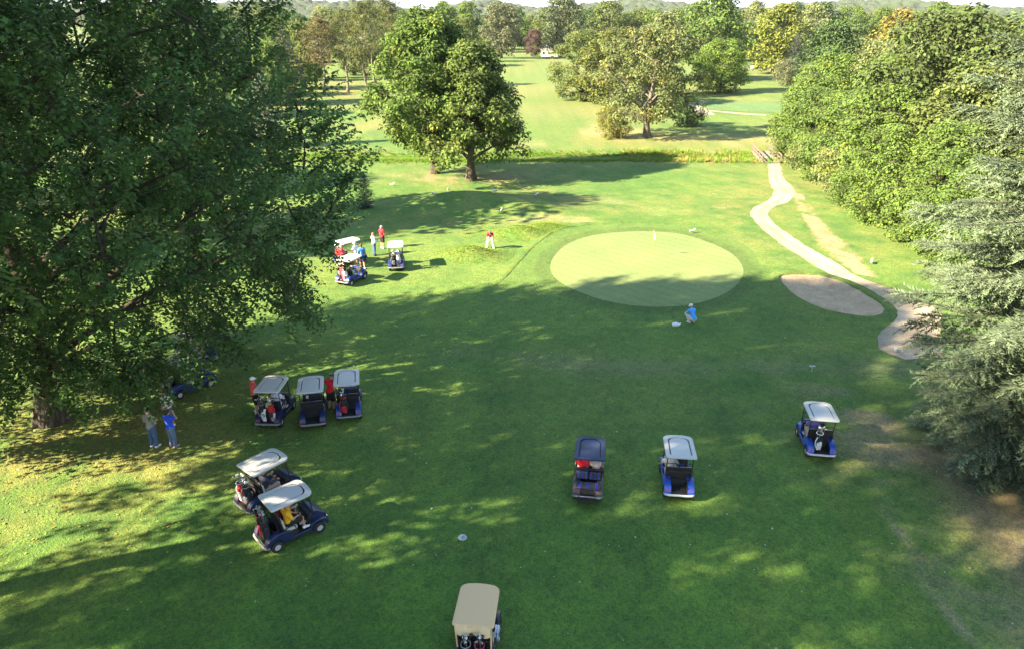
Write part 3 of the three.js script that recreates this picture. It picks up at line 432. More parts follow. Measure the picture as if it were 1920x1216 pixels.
{ // fallen leaves and pale clover heads
  const L = new Leaves(); L.add(0, 0, 0, 1, 0.15, 0, 0.1, 1, 0.1, 0.10, 0.075, 1, 1, 1); const r = rng(91), n = 1900, im = new THREE.InstancedMesh(L.geometry(), leafMat([1, 1, 1], 0.1), n), m = new THREE.Matrix4(), e = new THREE.Euler();
  for (let k = 0; k < n; k++) { const near = r() < 0.55, x = near ? -17 + (r() + r() - 1) * 9 : (r() * 2 - 1) * 20, f = near ? 23.5 + (r() + r() - 1) * 8 : 13 + 34 * r(); e.set((r() - 0.5) * 0.7, r() * 6.283, (r() - 0.5) * 0.7); m.compose(V3(x, terrain(x, f) + 0.03, -f), new THREE.Quaternion().setFromEuler(e), V3(1, 1, 1).multiplyScalar((near ? 0.8 : 0.45) + 0.7 * r() * r())); im.setMatrixAt(k, m); im.setColorAt(k, near ? jitter(r() < 0.6 ? [0.26, 0.17, 0.06] : [0.30, 0.28, 0.10], r) : jitter(r() < 0.5 ? [0.45, 0.46, 0.36] : [0.26, 0.22, 0.10], r)); }
  im.name = 'fallen_leaves'; im.userData.kind = 'stuff'; scene.add(im);
}
// ---------------------------------------------------------------- golf carts
const blackPlastic = std([0.018, 0.018, 0.020], 0.6), rubber = std([0.022, 0.022, 0.022], 0.9), steel = std([0.45, 0.45, 0.46], 0.35, { metalness: 0.8 }), rimMat = std([0.62, 0.62, 0.62], 0.4, { metalness: 0.3 }), bumperMat = std([0.20, 0.20, 0.21], 0.6);
const roofMat = phys([0.48, 0.48, 0.475], 0.5, { clearcoat: 0.15, clearcoatRoughness: 0.4 }), gutterMat = std([0.03, 0.03, 0.032], 0.7), seatMat = std([0.46, 0.44, 0.39], 0.65);
const paintMat = (c) => phys(c, 0.4, { clearcoat: 0.5, clearcoatRoughness: 0.15 });
const bluePaint = paintMat([0.012, 0.034, 0.19]), navyPaint = paintMat([0.010, 0.018, 0.070]), charcoalPaint = paintMat([0.030, 0.034, 0.045]), brightBlue = paintMat([0.018, 0.062, 0.36]);
const glassMat = new THREE.MeshPhysicalMaterial({ color: RGB(0.86, 0.90, 0.92), roughness: 0.02, transmission: 1, thickness: 0, ior: 1.5 });
const redLamp = phys([0.5, 0.02, 0.02], 0.25, { clearcoat: 1 }), clearLamp = phys([0.7, 0.7, 0.68], 0.15, { clearcoat: 1 }), paper = std([0.75, 0.74, 0.70], 0.9), tanRoof = std([0.72, 0.49, 0.27], 0.95);
function profile(pts, width, x, bevel = 0.018) {   // a side outline in (forward, up), extruded across the cart
  const s = new THREE.Shape(); pts.forEach((p, i) => { if (i === 0) s.moveTo(p[0], p[1]); else if (p.length === 2) s.lineTo(p[0], p[1]); else if (p.length === 4) s.quadraticCurveTo(p[2], p[3], p[0], p[1]); else s.absarc(p[0], p[1], p[2], p[3], p[4], p[5] === 1); });
  const g = new THREE.ExtrudeGeometry(s, { depth: width - 2 * bevel, bevelEnabled: true, bevelThickness: bevel, bevelSize: bevel, bevelSegments: 2, curveSegments: 10 });
  g.translate(0, 0, -(width - 2 * bevel) / 2); g.rotateY(Math.PI / 2); return g.translate(x, 0, 0);   // shape x (forward) -> -z, extrusion -> x
}
function roofShape(hw, back, front, rb, rf) {   // plan of the roof; y of the shape is forward
  const s = new THREE.Shape();
  s.moveTo(-hw + rb, back); s.lineTo(hw - rb, back); s.quadraticCurveTo(hw, back, hw, back + rb);
  s.lineTo(hw - 0.01, front - rf); s.quadraticCurveTo(hw - 0.03, front - 0.05, hw - rf, front - 0.015); s.quadraticCurveTo(0, front + 0.03, -hw + rf, front - 0.015); s.quadraticCurveTo(-hw + 0.03, front - 0.05, -hw + 0.01, front - rf);
  s.lineTo(-hw, back + rb); s.quadraticCurveTo(-hw, back, -hw + rb, back); return s;
}
function roofPart(shape, holes, h, y, bevel) {
  if (holes) shape.holes.push(holes);
  const g = new THREE.ExtrudeGeometry(shape, { depth: h, bevelEnabled: true, bevelThickness: bevel, bevelSize: bevel, bevelSegments: 3, curveSegments: 12 });
  g.rotateX(-Math.PI / 2);   // shape y (forward) -> -z, depth -> y
  const p = g.attributes.position; for (let i = 0; i < p.count; i++) p.setY(i, p.getY(i) + y - 0.07 * p.getX(i) ** 2 - 0.02 * p.getZ(i) ** 2);
  g.computeVertexNormals(); return g;
}
function wheel(parent, x, z, r = 0.22, w = 0.19) {
  const t = new THREE.LatheGeometry([[0.115, -w / 2], [r - 0.035, -w / 2], [r - 0.008, -w / 2 + 0.03], [r, -w / 4], [r, w / 4], [r - 0.008, w / 2 - 0.03], [r - 0.035, w / 2], [0.115, w / 2]].map((p) => new THREE.Vector2(...p)), 20);
  t.rotateZ(Math.PI / 2);
  const holder = part('wheel', t, rubber, parent); holder.position.set(x, r, z);
  const s = Math.sign(x), spokes = [cyl(0.12, 0.12, w * 0.7, 16, 0, 0, 0, 0, 0, Math.PI / 2), cyl(0.04, 0.04, 0.03, 10, s * (w * 0.37), 0, 0, 0, 0, Math.PI / 2)];
  for (let k = 0; k < 6; k++) { const a = (k / 6) * 2 * Math.PI; spokes.push(box(0.018, 0.075, 0.03, s * w * 0.365, Math.cos(a) * 0.075, Math.sin(a) * 0.075, a, 0, 0)); }
  part('rim', spokes, rimMat, holder); return holder;
}
const armHoop = (s) => bend([[s * 0.50, 0.62, 0.42], [s * 0.545, 0.78, 0.40], [s * 0.55, 0.84, 0.28], [s * 0.54, 0.80, 0.10], [s * 0.50, 0.66, 0.04]], 0.016, 14, 6);
function buildCart(root, o = {}) {
  const paint = o.paint ?? bluePaint, FA = 0.78, RA = -0.76;   // axles, forward positive
  part('chassis', [box(0.62, 0.09, 1.85, 0, 0.235, 0.0), rod([-0.42, 0.22, -FA], [0.42, 0.22, -FA], 0.03), rod([-0.42, 0.22, -RA], [0.42, 0.22, -RA], 0.05)], blackPlastic, root);
  part('floor_mat', [rbox(0.98, 0.035, 0.92, 0.012, 0, 0.30, -0.27), ...[-3, -2, -1, 0, 1, 2, 3].map((k) => box(0.06, 0.012, 0.8, k * 0.125, 0.322, -0.25))], rubber, root);
  for (const s of [-1, 1]) {
    part('rear_fender', profile([[-0.24, 0.30], [-0.22, 0.60], [-0.50, 0.70, -0.30, 0.68], [-0.90, 0.64, -0.75, 0.71], [-1.10, 0.40, -1.06, 0.58], [-1.12, 0.30], [-1.045, 0.28], [RA, 0.22, 0.285, Math.atan2(0.06, -0.285), Math.atan2(0.06, 0.285), 1], [-0.47, 0.28]], 0.25, s * 0.425), paint, root);
    part('side_panel', rbox(0.05, 0.13, 0.80, 0.02, s * 0.505, 0.30, -0.16), paint, root);
    part('front_fender', profile([[0.46, 0.30], [0.52, 0.50], [0.86, 0.56, 0.70, 0.58], [1.10, 0.42, 1.04, 0.53], [1.12, 0.30], [1.06, 0.28], [FA, 0.22, 0.285, Math.atan2(0.06, 0.285), Math.atan2(0.06, -0.285), 0], [0.49, 0.28]].map((p) => p), 0.20, s * 0.43), paint, root);
    part('strut', rod([s * 0.45, 0.80, -0.66], [s * 0.47, 1.70, -0.54], 0.019), blackPlastic, root);
    part('strut', rod([s * 0.47, 0.62, 0.46], [s * 0.47, 1.70, 0.60], 0.019), blackPlastic, root);
    part('arm_rest', armHoop(s), blackPlastic, root);
    part('tail_light', rbox(0.10, 0.06, 0.03, 0.012, s * 0.42, 0.48, 1.085), redLamp, root);
    part('head_light', rbox(0.15, 0.07, 0.05, 0.02, s * 0.30, 0.47, -1.155, 0.3), clearLamp, root);
    wheel(root, s * 0.46, -FA); wheel(root, s * 0.46, -RA);
  }
  part('front_cowl', profile([[0.50, 0.30], [0.50, 0.80], [0.66, 0.86], [0.98, 0.66, 0.85, 0.84], [1.16, 0.40, 1.14, 0.58], [1.16, 0.30]], 0.68, 0, 0.03), paint, root);
  part('dashboard', [rbox(0.94, 0.12, 0.14, 0.03, 0, 0.80, -0.53), rbox(0.30, 0.16, 0.05, 0.02, 0.26, 0.70, -0.475), box(0.94, 0.42, 0.03, 0, 0.54, -0.505)], blackPlastic, root);
  const sw = part('steering_wheel', at(new THREE.TorusGeometry(0.155, 0.014, 6, 22), -0.25, 0.90, -0.34, -0.95), blackPlastic, root);
  part('steering_column', [rod([-0.25, 0.90, -0.34], [-0.25, 0.55, -0.56], 0.02), box(0.30, 0.012, 0.035, -0.25, 0.90, -0.34, -0.95)], blackPlastic, sw);
  part('score_card', box(0.11, 0.004, 0.15, -0.25, 0.925, -0.345, 0.62), paper, sw);
  part('seat_base', [rbox(0.96, 0.30, 0.50, 0.03, 0, 0.45, 0.22), box(0.9, 0.40, 0.05, 0, 0.72, 0.475, 0.12), rbox(0.97, 0.40, 0.03, 0.012, 0, 0.945, 0.502, 0.16)], blackPlastic, root);
  part('seat_cushion', [rbox(0.48, 0.12, 0.46, 0.045, -0.245, 0.65, 0.19), rbox(0.48, 0.12, 0.46, 0.045, 0.245, 0.65, 0.19)], o.seat ?? seatMat, root);
  part('seat_back', [rbox(0.47, 0.36, 0.085, 0.04, -0.243, 0.94, 0.44, 0.16), rbox(0.47, 0.36, 0.085, 0.04, 0.243, 0.94, 0.44, 0.16)], o.seat ?? seatMat, root);
  if (!o.rearSeat) {
    part('bag_well', [box(0.60, 0.03, 0.56, 0, 0.37, 0.83), box(0.60, 0.26, 0.03, 0, 0.50, 0.565), ...[-1, 1].map((s) => box(0.015, 0.24, 0.5, s * 0.293, 0.49, 0.82)), ...[-2, -1, 0, 1, 2].map((k) => box(0.03, 0.014, 0.5, k * 0.11, 0.392, 0.83))], blackPlastic, root);
    const wires = [bend([[-0.40, 0.78, 0.56], [-0.40, 0.78, 0.76], [0, 0.79, 0.79], [0.40, 0.78, 0.76], [0.40, 0.78, 0.56]], 0.011, 24, 5), bend([[-0.40, 0.66, 0.56], [-0.38, 0.66, 0.72], [0, 0.66, 0.75], [0.38, 0.66, 0.72], [0.40, 0.66, 0.56]], 0.011, 24, 5)];
    for (let k = -4; k <= 4; k++) wires.push(rod([k * 0.09, 0.66, 0.745 - 0.008 * k * k * 0.2], [k * 0.09, 0.79, 0.78 - 0.008 * k * k * 0.2], 0.006, 4));
    part('sweater_basket', wires, blackPlastic, root);
    part('bag_rack', [bend([[-0.42, 0.62, 0.60], [-0.42, 1.02, 0.66], [0, 1.04, 0.70], [0.42, 1.02, 0.66], [0.42, 0.62, 0.60]], 0.014, 24, 6), rod([-0.44, 1.30, 0.55], [0.44, 1.30, 0.55], 0.016)], blackPlastic, root);
  }
  part('rear_bumper', bend([[-0.53, 0.33, 1.02], [-0.50, 0.33, 1.13], [0, 0.33, 1.165], [0.50, 0.33, 1.13], [0.53, 0.33, 1.02]], 0.045, 24, 8), o.bumper ?? bumperMat, root);
  part('front_bumper', bend([[-0.46, 0.30, -1.06], [-0.36, 0.30, -1.19], [0, 0.30, -1.21], [0.36, 0.30, -1.19], [0.46, 0.30, -1.06]], 0.035, 20, 8), blackPlastic, root);
  const rm = o.roof ?? roofMat;
  const rf = part('roof', roofPart(roofShape(0.545, -0.78, 0.70, 0.06, 0.20), o.softTop ? null : roofShape(0.425, -0.65, 0.57, 0.05, 0.22), 0.035, 1.725, 0.022), rm, root);
  if (!o.softTop) { part('roof_gutter', roofPart(roofShape(0.44, -0.67, 0.59, 0.05, 0.22), null, 0.012, 1.725, 0.002), gutterMat, rf); part('roof_panel', roofPart(roofShape(0.355, -0.655, 0.50, 0.04, 0.22), null, 0.026, 1.735, 0.010), rm, rf); }
  const wsF = (x, y, z) => [x, y, z]; const wa = [0.43, 0.86, -0.675], wb = [0.45, 1.68, -0.56];
  const pane = new THREE.PlaneGeometry(0.88, Math.hypot(0.82, 0.115)); at(pane, 0, (wa[1] + wb[1]) / 2, (wa[2] + wb[2]) / 2, Math.atan2(0.115, 0.82));
  const ws = part('windshield', pane, glassMat, root); part('windshield_frame', [rod([-0.45, 1.27, -0.625], [0.45, 1.27, -0.625], 0.012, 6), rod([-0.44, 0.87, -0.675], [0.44, 0.87, -0.675], 0.012, 6)], blackPlastic, ws);
  return root;
}
// golf bags stand in the wells: bags are things of their own
const bagGeo = (() => { const g = new THREE.LatheGeometry([[0.001, 0], [0.105, 0.0], [0.118, 0.03], [0.112, 0.30], [0.118, 0.60], [0.132, 0.80], [0.135, 0.86], [0.115, 0.87], [0.10, 0.80]].map((p) => new THREE.Vector2(...p)), 14); const p = g.attributes.position; for (let i = 0; i < p.count; i++) p.setX(i, p.getX(i) * 1.12); g.computeVertexNormals(); return g; })();
const clubGeos = [0, 1, 2].map((k) => rod([0, 0.3, 0], [0, 1.08 + 0.05 * k, 0], 0.007, 5)), headGeos = [at(new THREE.SphereGeometry(0.055, 10, 8).scale(1.1, 0.62, 0.85), 0.035, 1.10, 0), rbox(0.09, 0.05, 0.02, 0.008, 0.035, 1.13, 0, 0, 0, 0.5), rbox(0.075, 0.055, 0.02, 0.008, 0.03, 1.17, 0, 0, 0, 0.6)];
const shaft = std([0.5, 0.5, 0.5], 0.3, { metalness: 0.8 }), ironMat = std([0.62, 0.63, 0.65], 0.3, { metalness: 0.7 }), hoodBlack = std([0.03, 0.03, 0.035], 0.6), hoodWhite = std([0.75, 0.75, 0.74], 0.7);
let bagSeed = 500;
function golfBag(cart, side, c, c2, label, hood = hoodBlack) {
  const r = rng(bagSeed++), m = std(c, 0.6), m2 = std(c2, 0.6), p = cart.localToWorld(V3(side * 0.155, 0.39, 0.88)), b = new THREE.Group();
  b.name = numbered('golf_bag'); b.position.copy(p); b.rotation.set(0.09, cart.rotation.y + r() * 0.4 - 0.2, side * -0.03, 'YXZ'); b.scale.setScalar(0.96); scene.add(b); tag(b, label, 'golf bag', 'golf bags strapped to the carts');
  const body = part('bag_body', bagGeo, m, b); part('bag_rim', at(new THREE.TorusGeometry(0.132, 0.016, 6, 18), 0, 0.86, 0, Math.PI / 2), m2, body);
  part('pocket', rbox(0.20, 0.34, 0.10, 0.04, 0, 0.28, 0.115), m2, b); part('pocket', rbox(0.08, 0.44, 0.16, 0.035, 0.125, 0.40, 0.0), m, b); part('pocket', rbox(0.17, 0.16, 0.07, 0.03, 0, 0.60, 0.12), m, b);
  part('shoulder_strap', bend([[-0.10, 0.72, 0.09], [-0.18, 0.55, 0.13], [-0.16, 0.35, 0.12], [-0.10, 0.20, 0.10]], 0.022, 12, 5), m2, b);
  for (let k = 0; k < 9; k++) { const i = k < 3 ? 0 : k % 2 ? 1 : 2, cl = part('club', clubGeos[i], shaft, b); cl.position.set((k % 3 - 1) * 0.055, r() * 0.05 - 0.02, (Math.floor(k / 3) - 1) * 0.055); cl.rotation.set((r() - 0.5) * 0.16, r() * 6.28, (r() - 0.5) * 0.16); part('club_head', headGeos[i], i === 0 ? (k === 1 ? hoodWhite : hood) : ironMat, cl); }
  return b;
}
const SC = 0.97, cartsOn = 'golf carts on the course';
const protoCarts = {};
function cart(kind, opts, [x, f], head, label) {
  const g = thing('golf_cart', label, 'golf cart', [x, f], head, cartsOn);
  if (protoCarts[kind]) { for (const c of protoCarts[kind].children) g.add(c.clone()); } else { buildCart(g, opts); protoCarts[kind] = g; }
  g.scale.setScalar(SC); g.updateMatrixWorld(true); return g;
}
const cA = cart('blue', { paint: navyPaint }, [-10.28, 26.9], 3, 'navy golf cart with a white towel and straw hat in the row of three');
const cB = cart('blue', {}, [-8.62, 26.85], -12, 'blue golf cart with empty bag well between two other parked carts');
const cC = cart('bright', { paint: bluePaint }, [-7.22, 27.5], -11, 'blue golf cart with a red bag beside the man in red shirt and black shorts');
const cD = cart('blue', {}, [-8.75, 21.1], 40, 'golf cart with red and white bags parked behind the yellow-shirted rider');
const cE = cart('blue', {}, [-7.4, 19.2], 49, 'navy golf cart carrying a rider in a yellow shirt');
const cG = cart('vivid', { paint: brightBlue, bumper: std([0.42, 0.44, 0.48], 0.5) }, [6.12, 22.05], 6, 'bright blue golf cart with empty rear well and grey-shirted driver');
const cH = cart('vivid', {}, [12.3, 24.6], 8, 'bright blue golf cart with one white-striped bag, driver in purple shirt');
const cJ = cart('bright', {}, [-8.08, 47.3], -7, 'golf cart with two full bags standing alone on the sunny grass near three people');
const cK = cart('bright', {}, [-10.6, 44.3], 24, 'sunlit golf cart with pink and white bags at the tip of the maple branch');
const cL = cart('bright', {}, [-11.5, 48.2], 45, 'golf cart with red bags behind the people chatting by the maple');
const cM = cart('bright', {}, [-15.9, 32.2], 40, 'white-roofed golf cart half hidden under the maple, in the sun');
const cN = cart('bright', {}, [-15.1, 29.4], 40, 'dark blue golf cart under the low maple branches behind the standing group');
const cI = cart('tan', { paint: paintMat([0.02, 0.022, 0.03]), roof: tanRoof, softTop: true }, [-0.93, 14.45], 6, 'golf cart with a tan canvas roof and rear curtain');
{ // rear curtain of the tan cart
  const g = sheetGrid(18, 8, (u, v) => { const x = (u - 0.5) * 0.96, sag = 0.05 * Math.sin(Math.PI * u); return [x, 1.74 - v * (0.26 + sag * 0.9 + 0.05 * u), 0.79 + 0.10 * Math.sin(v * 1.6) * (0.6 + 0.4 * Math.sin(u * 9)) + 0.012 * Math.sin(u * 26 + v * 4)]; });
  part('rear_curtain', g, std([0.70, 0.52, 0.32], 0.9, { side: THREE.DoubleSide }), cI);
  for (const s of [-1, 1]) part('roof_strap', rod([s * 0.49, 1.72, 0.76], [s * 0.46, 0.80, 0.66], 0.028, 6), tanRoof, cI);
}
function sheetGrid(nu, nv, fn) {
  const P = [], I = [], U = []; for (let j = 0; j <= nv; j++) for (let i = 0; i <= nu; i++) { P.push(...fn(i / nu, j / nv)); U.push(i / nu, j / nv); if (i < nu && j < nv) { const k = j * (nu + 1) + i; I.push(k, k + 1, k + nu + 1, k + 1, k + nu + 2, k + nu + 1); } }
  const g = new THREE.BufferGeometry(); g.setAttribute('position', new THREE.Float32BufferAttribute(P, 3)); g.setAttribute('uv', new THREE.Float32BufferAttribute(U, 2)); g.setIndex(I); g.computeVertexNormals(); return g;
}
// four-seat cart with a dark roof and a rear-facing striped bench
const cF = (() => {
  const stripe = tex(64, (u, v) => { const k = Math.abs(((u * 3) % 1) - 0.5); return k < 0.10 ? [0.06, 0.12, 0.55] : k < 0.135 ? [0.30, 0.36, 0.55] : [0.14, 0.15, 0.20]; });
  const striped = std(0xffffff, 0.55, { map: stripe }), c = thing('golf_cart', 'charcoal four-seat golf cart with dark blue roof and striped rear bench', 'golf cart', [2.86, 21.95], 9, cartsOn);
  buildCart(c, { paint: charcoalPaint, roof: std([0.018, 0.032, 0.085], 0.6), rearSeat: true, seat: striped });
  part('rear_bench', [rbox(0.92, 0.10, 0.40, 0.04, 0, 0.66, 0.92), rbox(0.86, 0.26, 0.42, 0.03, 0, 0.48, 0.86)].slice(0, 1), striped, c); part('bench_base', rbox(0.84, 0.26, 0.42, 0.03, 0, 0.47, 0.84), blackPlastic, c);
  part('rear_bench_back', [rbox(0.45, 0.32, 0.10, 0.048, -0.235, 0.92, 0.62, -0.15), rbox(0.45, 0.32, 0.10, 0.048, 0.235, 0.92, 0.62, -0.15)], striped, c);
  part('foot_rest', [box(0.72, 0.02, 0.30, 0, 0.335, 1.28), rod([-0.36, 0.34, 1.42], [0.36, 0.34, 1.42], 0.016), ...[-1, 1].map((s) => rod([s * 0.30, 0.33, 1.42], [s * 0.26, 0.72, 1.14], 0.014)), rod([-0.27, 0.74, 1.14], [0.27, 0.74, 1.14], 0.014), ...[-1, 0, 1].map((s) => rod([s * 0.18, 0.34, 1.14], [s * 0.18, 0.34, 1.44], 0.012))], blackPlastic, c);
  for (const s of [-1, 1]) part('grab_bar', bend([[s * 0.44, 0.62, 0.80], [s * 0.46, 0.78, 0.86], [s * 0.46, 0.78, 1.02], [s * 0.44, 0.62, 1.08]], 0.014, 12, 6), blackPlastic, c);
  for (const s of [-1, 1]) part('fender_light', rbox(0.14, 0.06, 0.03, 0.012, s * 0.40, 0.60, 1.055), redLamp, c);
  c.scale.setScalar(SC); c.updateMatrixWorld(true); return c;
})();
const K0 = [0.02, 0.02, 0.025], RD = [0.42, 0.02, 0.03], WH = [0.70, 0.70, 0.70], NV = [0.02, 0.03, 0.10], GY = [0.20, 0.20, 0.21], PK = [0.62, 0.16, 0.24];
golfBag(cA, -1, K0, GY, 'black golf bag draped with a white towel on the navy cart'); golfBag(cA, 1, RD, K0, 'red and black golf bag on the navy cart of the row of three');
golfBag(cC, -1, K0, RD, 'black golf bag with red pockets beside the man in black shorts');
golfBag(cD, -1, RD, WH, 'red and white golf bag on the cart behind the yellow-shirted rider', hoodWhite); golfBag(cD, 1, K0, GY, 'black golf bag with white club covers beside the red and white bag', hoodWhite);
golfBag(cE, -1, K0, RD, 'black golf bag with red trim on the cart with the yellow-shirted rider'); golfBag(cE, 1, K0, K0, 'plain black golf bag on the cart with the yellow-shirted rider');
golfBag(cH, -1, K0, WH, 'black golf bag with a white stripe on the bright blue cart');
golfBag(cJ, -1, K0, GY, 'black golf bag on the lone sunlit cart'); golfBag(cJ, 1, WH, NV, 'white and navy golf bag on the lone sunlit cart');
golfBag(cK, -1, PK, K0, 'pink and black golf bag on the cart at the branch tip'); golfBag(cK, 1, WH, PK, 'white golf bag with pink pockets on the cart at the branch tip');
golfBag(cL, -1, RD, K0, 'red golf bag on the cart behind the chatting people'); golfBag(cL, 1, RD, GY, 'red and grey golf bag on the cart behind the chatting people');
golfBag(cN, -1, GY, K0, 'grey golf bag on the cart under the low branches'); golfBag(cM, 1, WH, GY, 'white golf bag on the half hidden cart under the maple');
golfBag(cI, -1, K0, GY, 'black golf bag in the cart with the tan roof'); golfBag(cI, 1, NV, RD, 'navy golf bag with red pocket in the cart with the tan roof');
// things hung or laid on the carts
function cloth(cartG, [x, y, z], w, h, c, name, label, cat) {
  const p = cartG.localToWorld(V3(x, y, z)), m = new THREE.Mesh(sheetGrid(10, 12, (u, v) => [(u - 0.5) * w * (1 - 0.35 * v) + 0.015 * Math.sin(v * 9), -v * h, 0.03 * Math.sin(u * 14 + v * 2) * (0.3 + v) + (v < 0.12 ? -0.05 * (0.12 - v) / 0.12 : 0.02 * v)]), std(c, 0.95, { side: THREE.DoubleSide }));
  m.name = numbered(name); m.position.copy(p); m.rotation.y = cartG.rotation.y; scene.add(m); return tag(m, label, cat);
}
cloth(cA, [-0.10, 1.02, 1.05], 0.20, 0.56, [0.72, 0.72, 0.74], 'towel', 'white towel hanging on the bags of the navy cart', 'towel');
cloth(cH, [-0.13, 0.90, 1.07], 0.09, 0.34, [0.75, 0.75, 0.76], 'towel', 'narrow white towel on the bag of the bright blue cart', 'towel');
cloth(cA, [0.30, 0.80, 1.03], 0.18, 0.34, [0.55, 0.52, 0.6], 'towel', 'grey towel under the red bag of the navy cart', 'towel');
{ const p = cA.localToWorld(V3(0.13, 1.20, 0.98)), h = thing('straw_hat', 'straw hat hung on the bags of the navy cart', 'hat', [p.x, -p.z], 10, undefined, p.y); const g = part('brim', at(new THREE.TorusGeometry(0.115, 0.03, 5, 22).scale(1, 1, 0.3), 0, 0, 0), std([0.50, 0.38, 0.16], 0.9), h); part('hat_crown', new THREE.SphereGeometry(0.09, 14, 8, 0, 6.283, 0, 1.6).rotateX(Math.PI / 2), std([0.52, 0.40, 0.18], 0.9), h); h.rotation.x = -0.5; }
cloth(cI, [0.56, 1.06, 0.10], 0.15, 0.5, [0.55, 0.66, 0.85], 'towel', 'pale blue towel on the side of the tan-roofed cart', 'towel');
// ---------------------------------------------------------------- people
function polygonise(min, max, cell, field) {   // marching cubes over a distance field, shared vertices, normals from the field
  const n = [0, 1, 2].map((k) => Math.ceil((max[k] - min[k]) / cell) + 1), [nx, ny, nz] = n, S = new Float32Array(nx * ny * nz), at3 = (i, j, k) => i + nx * (j + ny * k);
  for (let k = 0; k < nz; k++) for (let j = 0; j < ny; j++) for (let i = 0; i < nx; i++) S[at3(i, j, k)] = field(min[0] + i * cell, min[1] + j * cell, min[2] + k * cell);
  const P = [], I = [], seen = new Map(), C = [[0, 0, 0], [1, 0, 0], [1, 1, 0], [0, 1, 0], [0, 0, 1], [1, 0, 1], [1, 1, 1], [0, 1, 1]], E = [[0, 1], [1, 2], [2, 3], [3, 0], [4, 5], [5, 6], [6, 7], [7, 4], [0, 4], [1, 5], [2, 6], [3, 7]];
  for (let k = 0; k < nz - 1; k++) for (let j = 0; j < ny - 1; j++) for (let i = 0; i < nx - 1; i++) {
    let bits = 0; const id = C.map(([a, b, c]) => at3(i + a, j + b, k + c)); for (let q = 0; q < 8; q++) if (S[id[q]] < 0) bits |= 1 << q;
    if (!edgeTable[bits]) continue;
    const vert = (e) => { const [a, b] = E[e], A = id[a], B = id[b], key = A < B ? A * 4e6 + B : B * 4e6 + A; let v = seen.get(key); if (v === undefined) { const t = S[A] / (S[A] - S[B]); v = P.length / 3; P.push(...[0, 1, 2].map((q) => min[q] + cell * ([i, j, k][q] + lerp(C[a][q], C[b][q], t)))); seen.set(key, v); } return v; };
    for (let q = bits * 16; triTable[q] !== -1; q += 3) I.push(vert(triTable[q]), vert(triTable[q + 2]), vert(triTable[q + 1]));
  }
  const g = new THREE.BufferGeometry(); g.setAttribute('position', new THREE.Float32BufferAttribute(P, 3)); g.setIndex(I);
  const N = new Float32Array(P.length), h = cell * 0.5; for (let v = 0; v < P.length; v += 3) { const [x, y, z] = [P[v], P[v + 1], P[v + 2]], a = field(x + h, y, z) - field(x - h, y, z), b = field(x, y + h, z) - field(x, y - h, z), c = field(x, y, z + h) - field(x, y, z - h), l = Math.hypot(a, b, c) || 1; N.set([a / l, b / l, c / l], v); }
  g.setAttribute('normal', new THREE.BufferAttribute(N, 3));
  { const q = g.index.array, p = g.attributes.position, f = V3(), e1 = V3(), e2 = V3(), nn = V3(); let bad = 0; for (let t = 0; t < Math.min(q.length, 300); t += 3) { f.fromBufferAttribute(p, q[t]); e1.fromBufferAttribute(p, q[t + 1]).sub(f); e2.fromBufferAttribute(p, q[t + 2]).sub(f); nn.set(N[q[t] * 3], N[q[t] * 3 + 1], N[q[t] * 3 + 2]); if (e1.cross(e2).dot(nn) < 0) bad++; } if (bad > 50) for (let t = 0; t < q.length; t += 3) { const s = q[t]; q[t] = q[t + 1]; q[t + 1] = s; } }
  return g;
}
const bone = (a, b, ra, rb) => { const d = [b[0] - a[0], b[1] - a[1], b[2] - a[2]], L = d[0] * d[0] + d[1] * d[1] + d[2] * d[2] || 1e-9; return (x, y, z) => { const t = clamp(((x - a[0]) * d[0] + (y - a[1]) * d[1] + (z - a[2]) * d[2]) / L); return Math.hypot(x - a[0] - d[0] * t, y - a[1] - d[1] * t, z - a[2] - d[2] * t) - lerp(ra, rb, t); }; };
const blob = (fs, k = 0.035) => (x, y, z) => { let d = 1e3; for (const f of fs) { const e = f(x, y, z), h = clamp(0.5 + (0.5 * (e - d)) / k); d = lerp(e, d, h) - k * h * (1 - h); } return d; };
const mid3 = (a, b, t) => [lerp(a[0], b[0], t), lerp(a[1], b[1], t), lerp(a[2], b[2], t)], add3 = (a, b) => [a[0] + b[0], a[1] + b[1], a[2] + b[2]];
const boundsOf = (pts, pad) => [[0, 1, 2].map((k) => Math.min(...pts.map((p) => p[k])) - pad), [0, 1, 2].map((k) => Math.max(...pts.map((p) => p[k])) + pad)];
// joints: facing -z; J = { pelvis, chest, neck, head, sh:[L,R], el, wr, hip, kn, an, toe }
const headGeo = (() => {   // skull, jaw, nose, ears, brow and lips round the origin at the middle of the head
  const sock = (x) => bone([x, 0.008, -0.094], [x, 0.008, -0.12], 0.018, 0.018);
  const f0 = blob([bone([0, 0.035, 0.012], [0, 0.03, -0.018], 0.088, 0.086), bone([0, -0.05, -0.032], [0, -0.075, -0.052], 0.056, 0.040), bone([0, 0.0, -0.092], [0, -0.022, -0.112], 0.010, 0.015), bone([0, -0.055, -0.090], [0, -0.058, -0.092], 0.014, 0.014), bone([-0.086, 0.012, 0.008], [-0.088, -0.022, 0.0], 0.017, 0.012), bone([0.086, 0.012, 0.008], [0.088, -0.022, 0.0], 0.017, 0.012), bone([-0.035, 0.032, -0.082], [0.035, 0.032, -0.082], 0.013, 0.013), bone([0, -0.06, 0.015], [0, -0.14, 0.02], 0.05, 0.052)], 0.02);
  const f = (x, y, z) => Math.max(f0(x, y, z), -Math.min(sock(-0.034)(x, y, z), sock(0.034)(x, y, z)) - 0.004);
  return polygonise([-0.13, -0.16, -0.14], [0.13, 0.14, 0.13], 0.0075, f);
})();
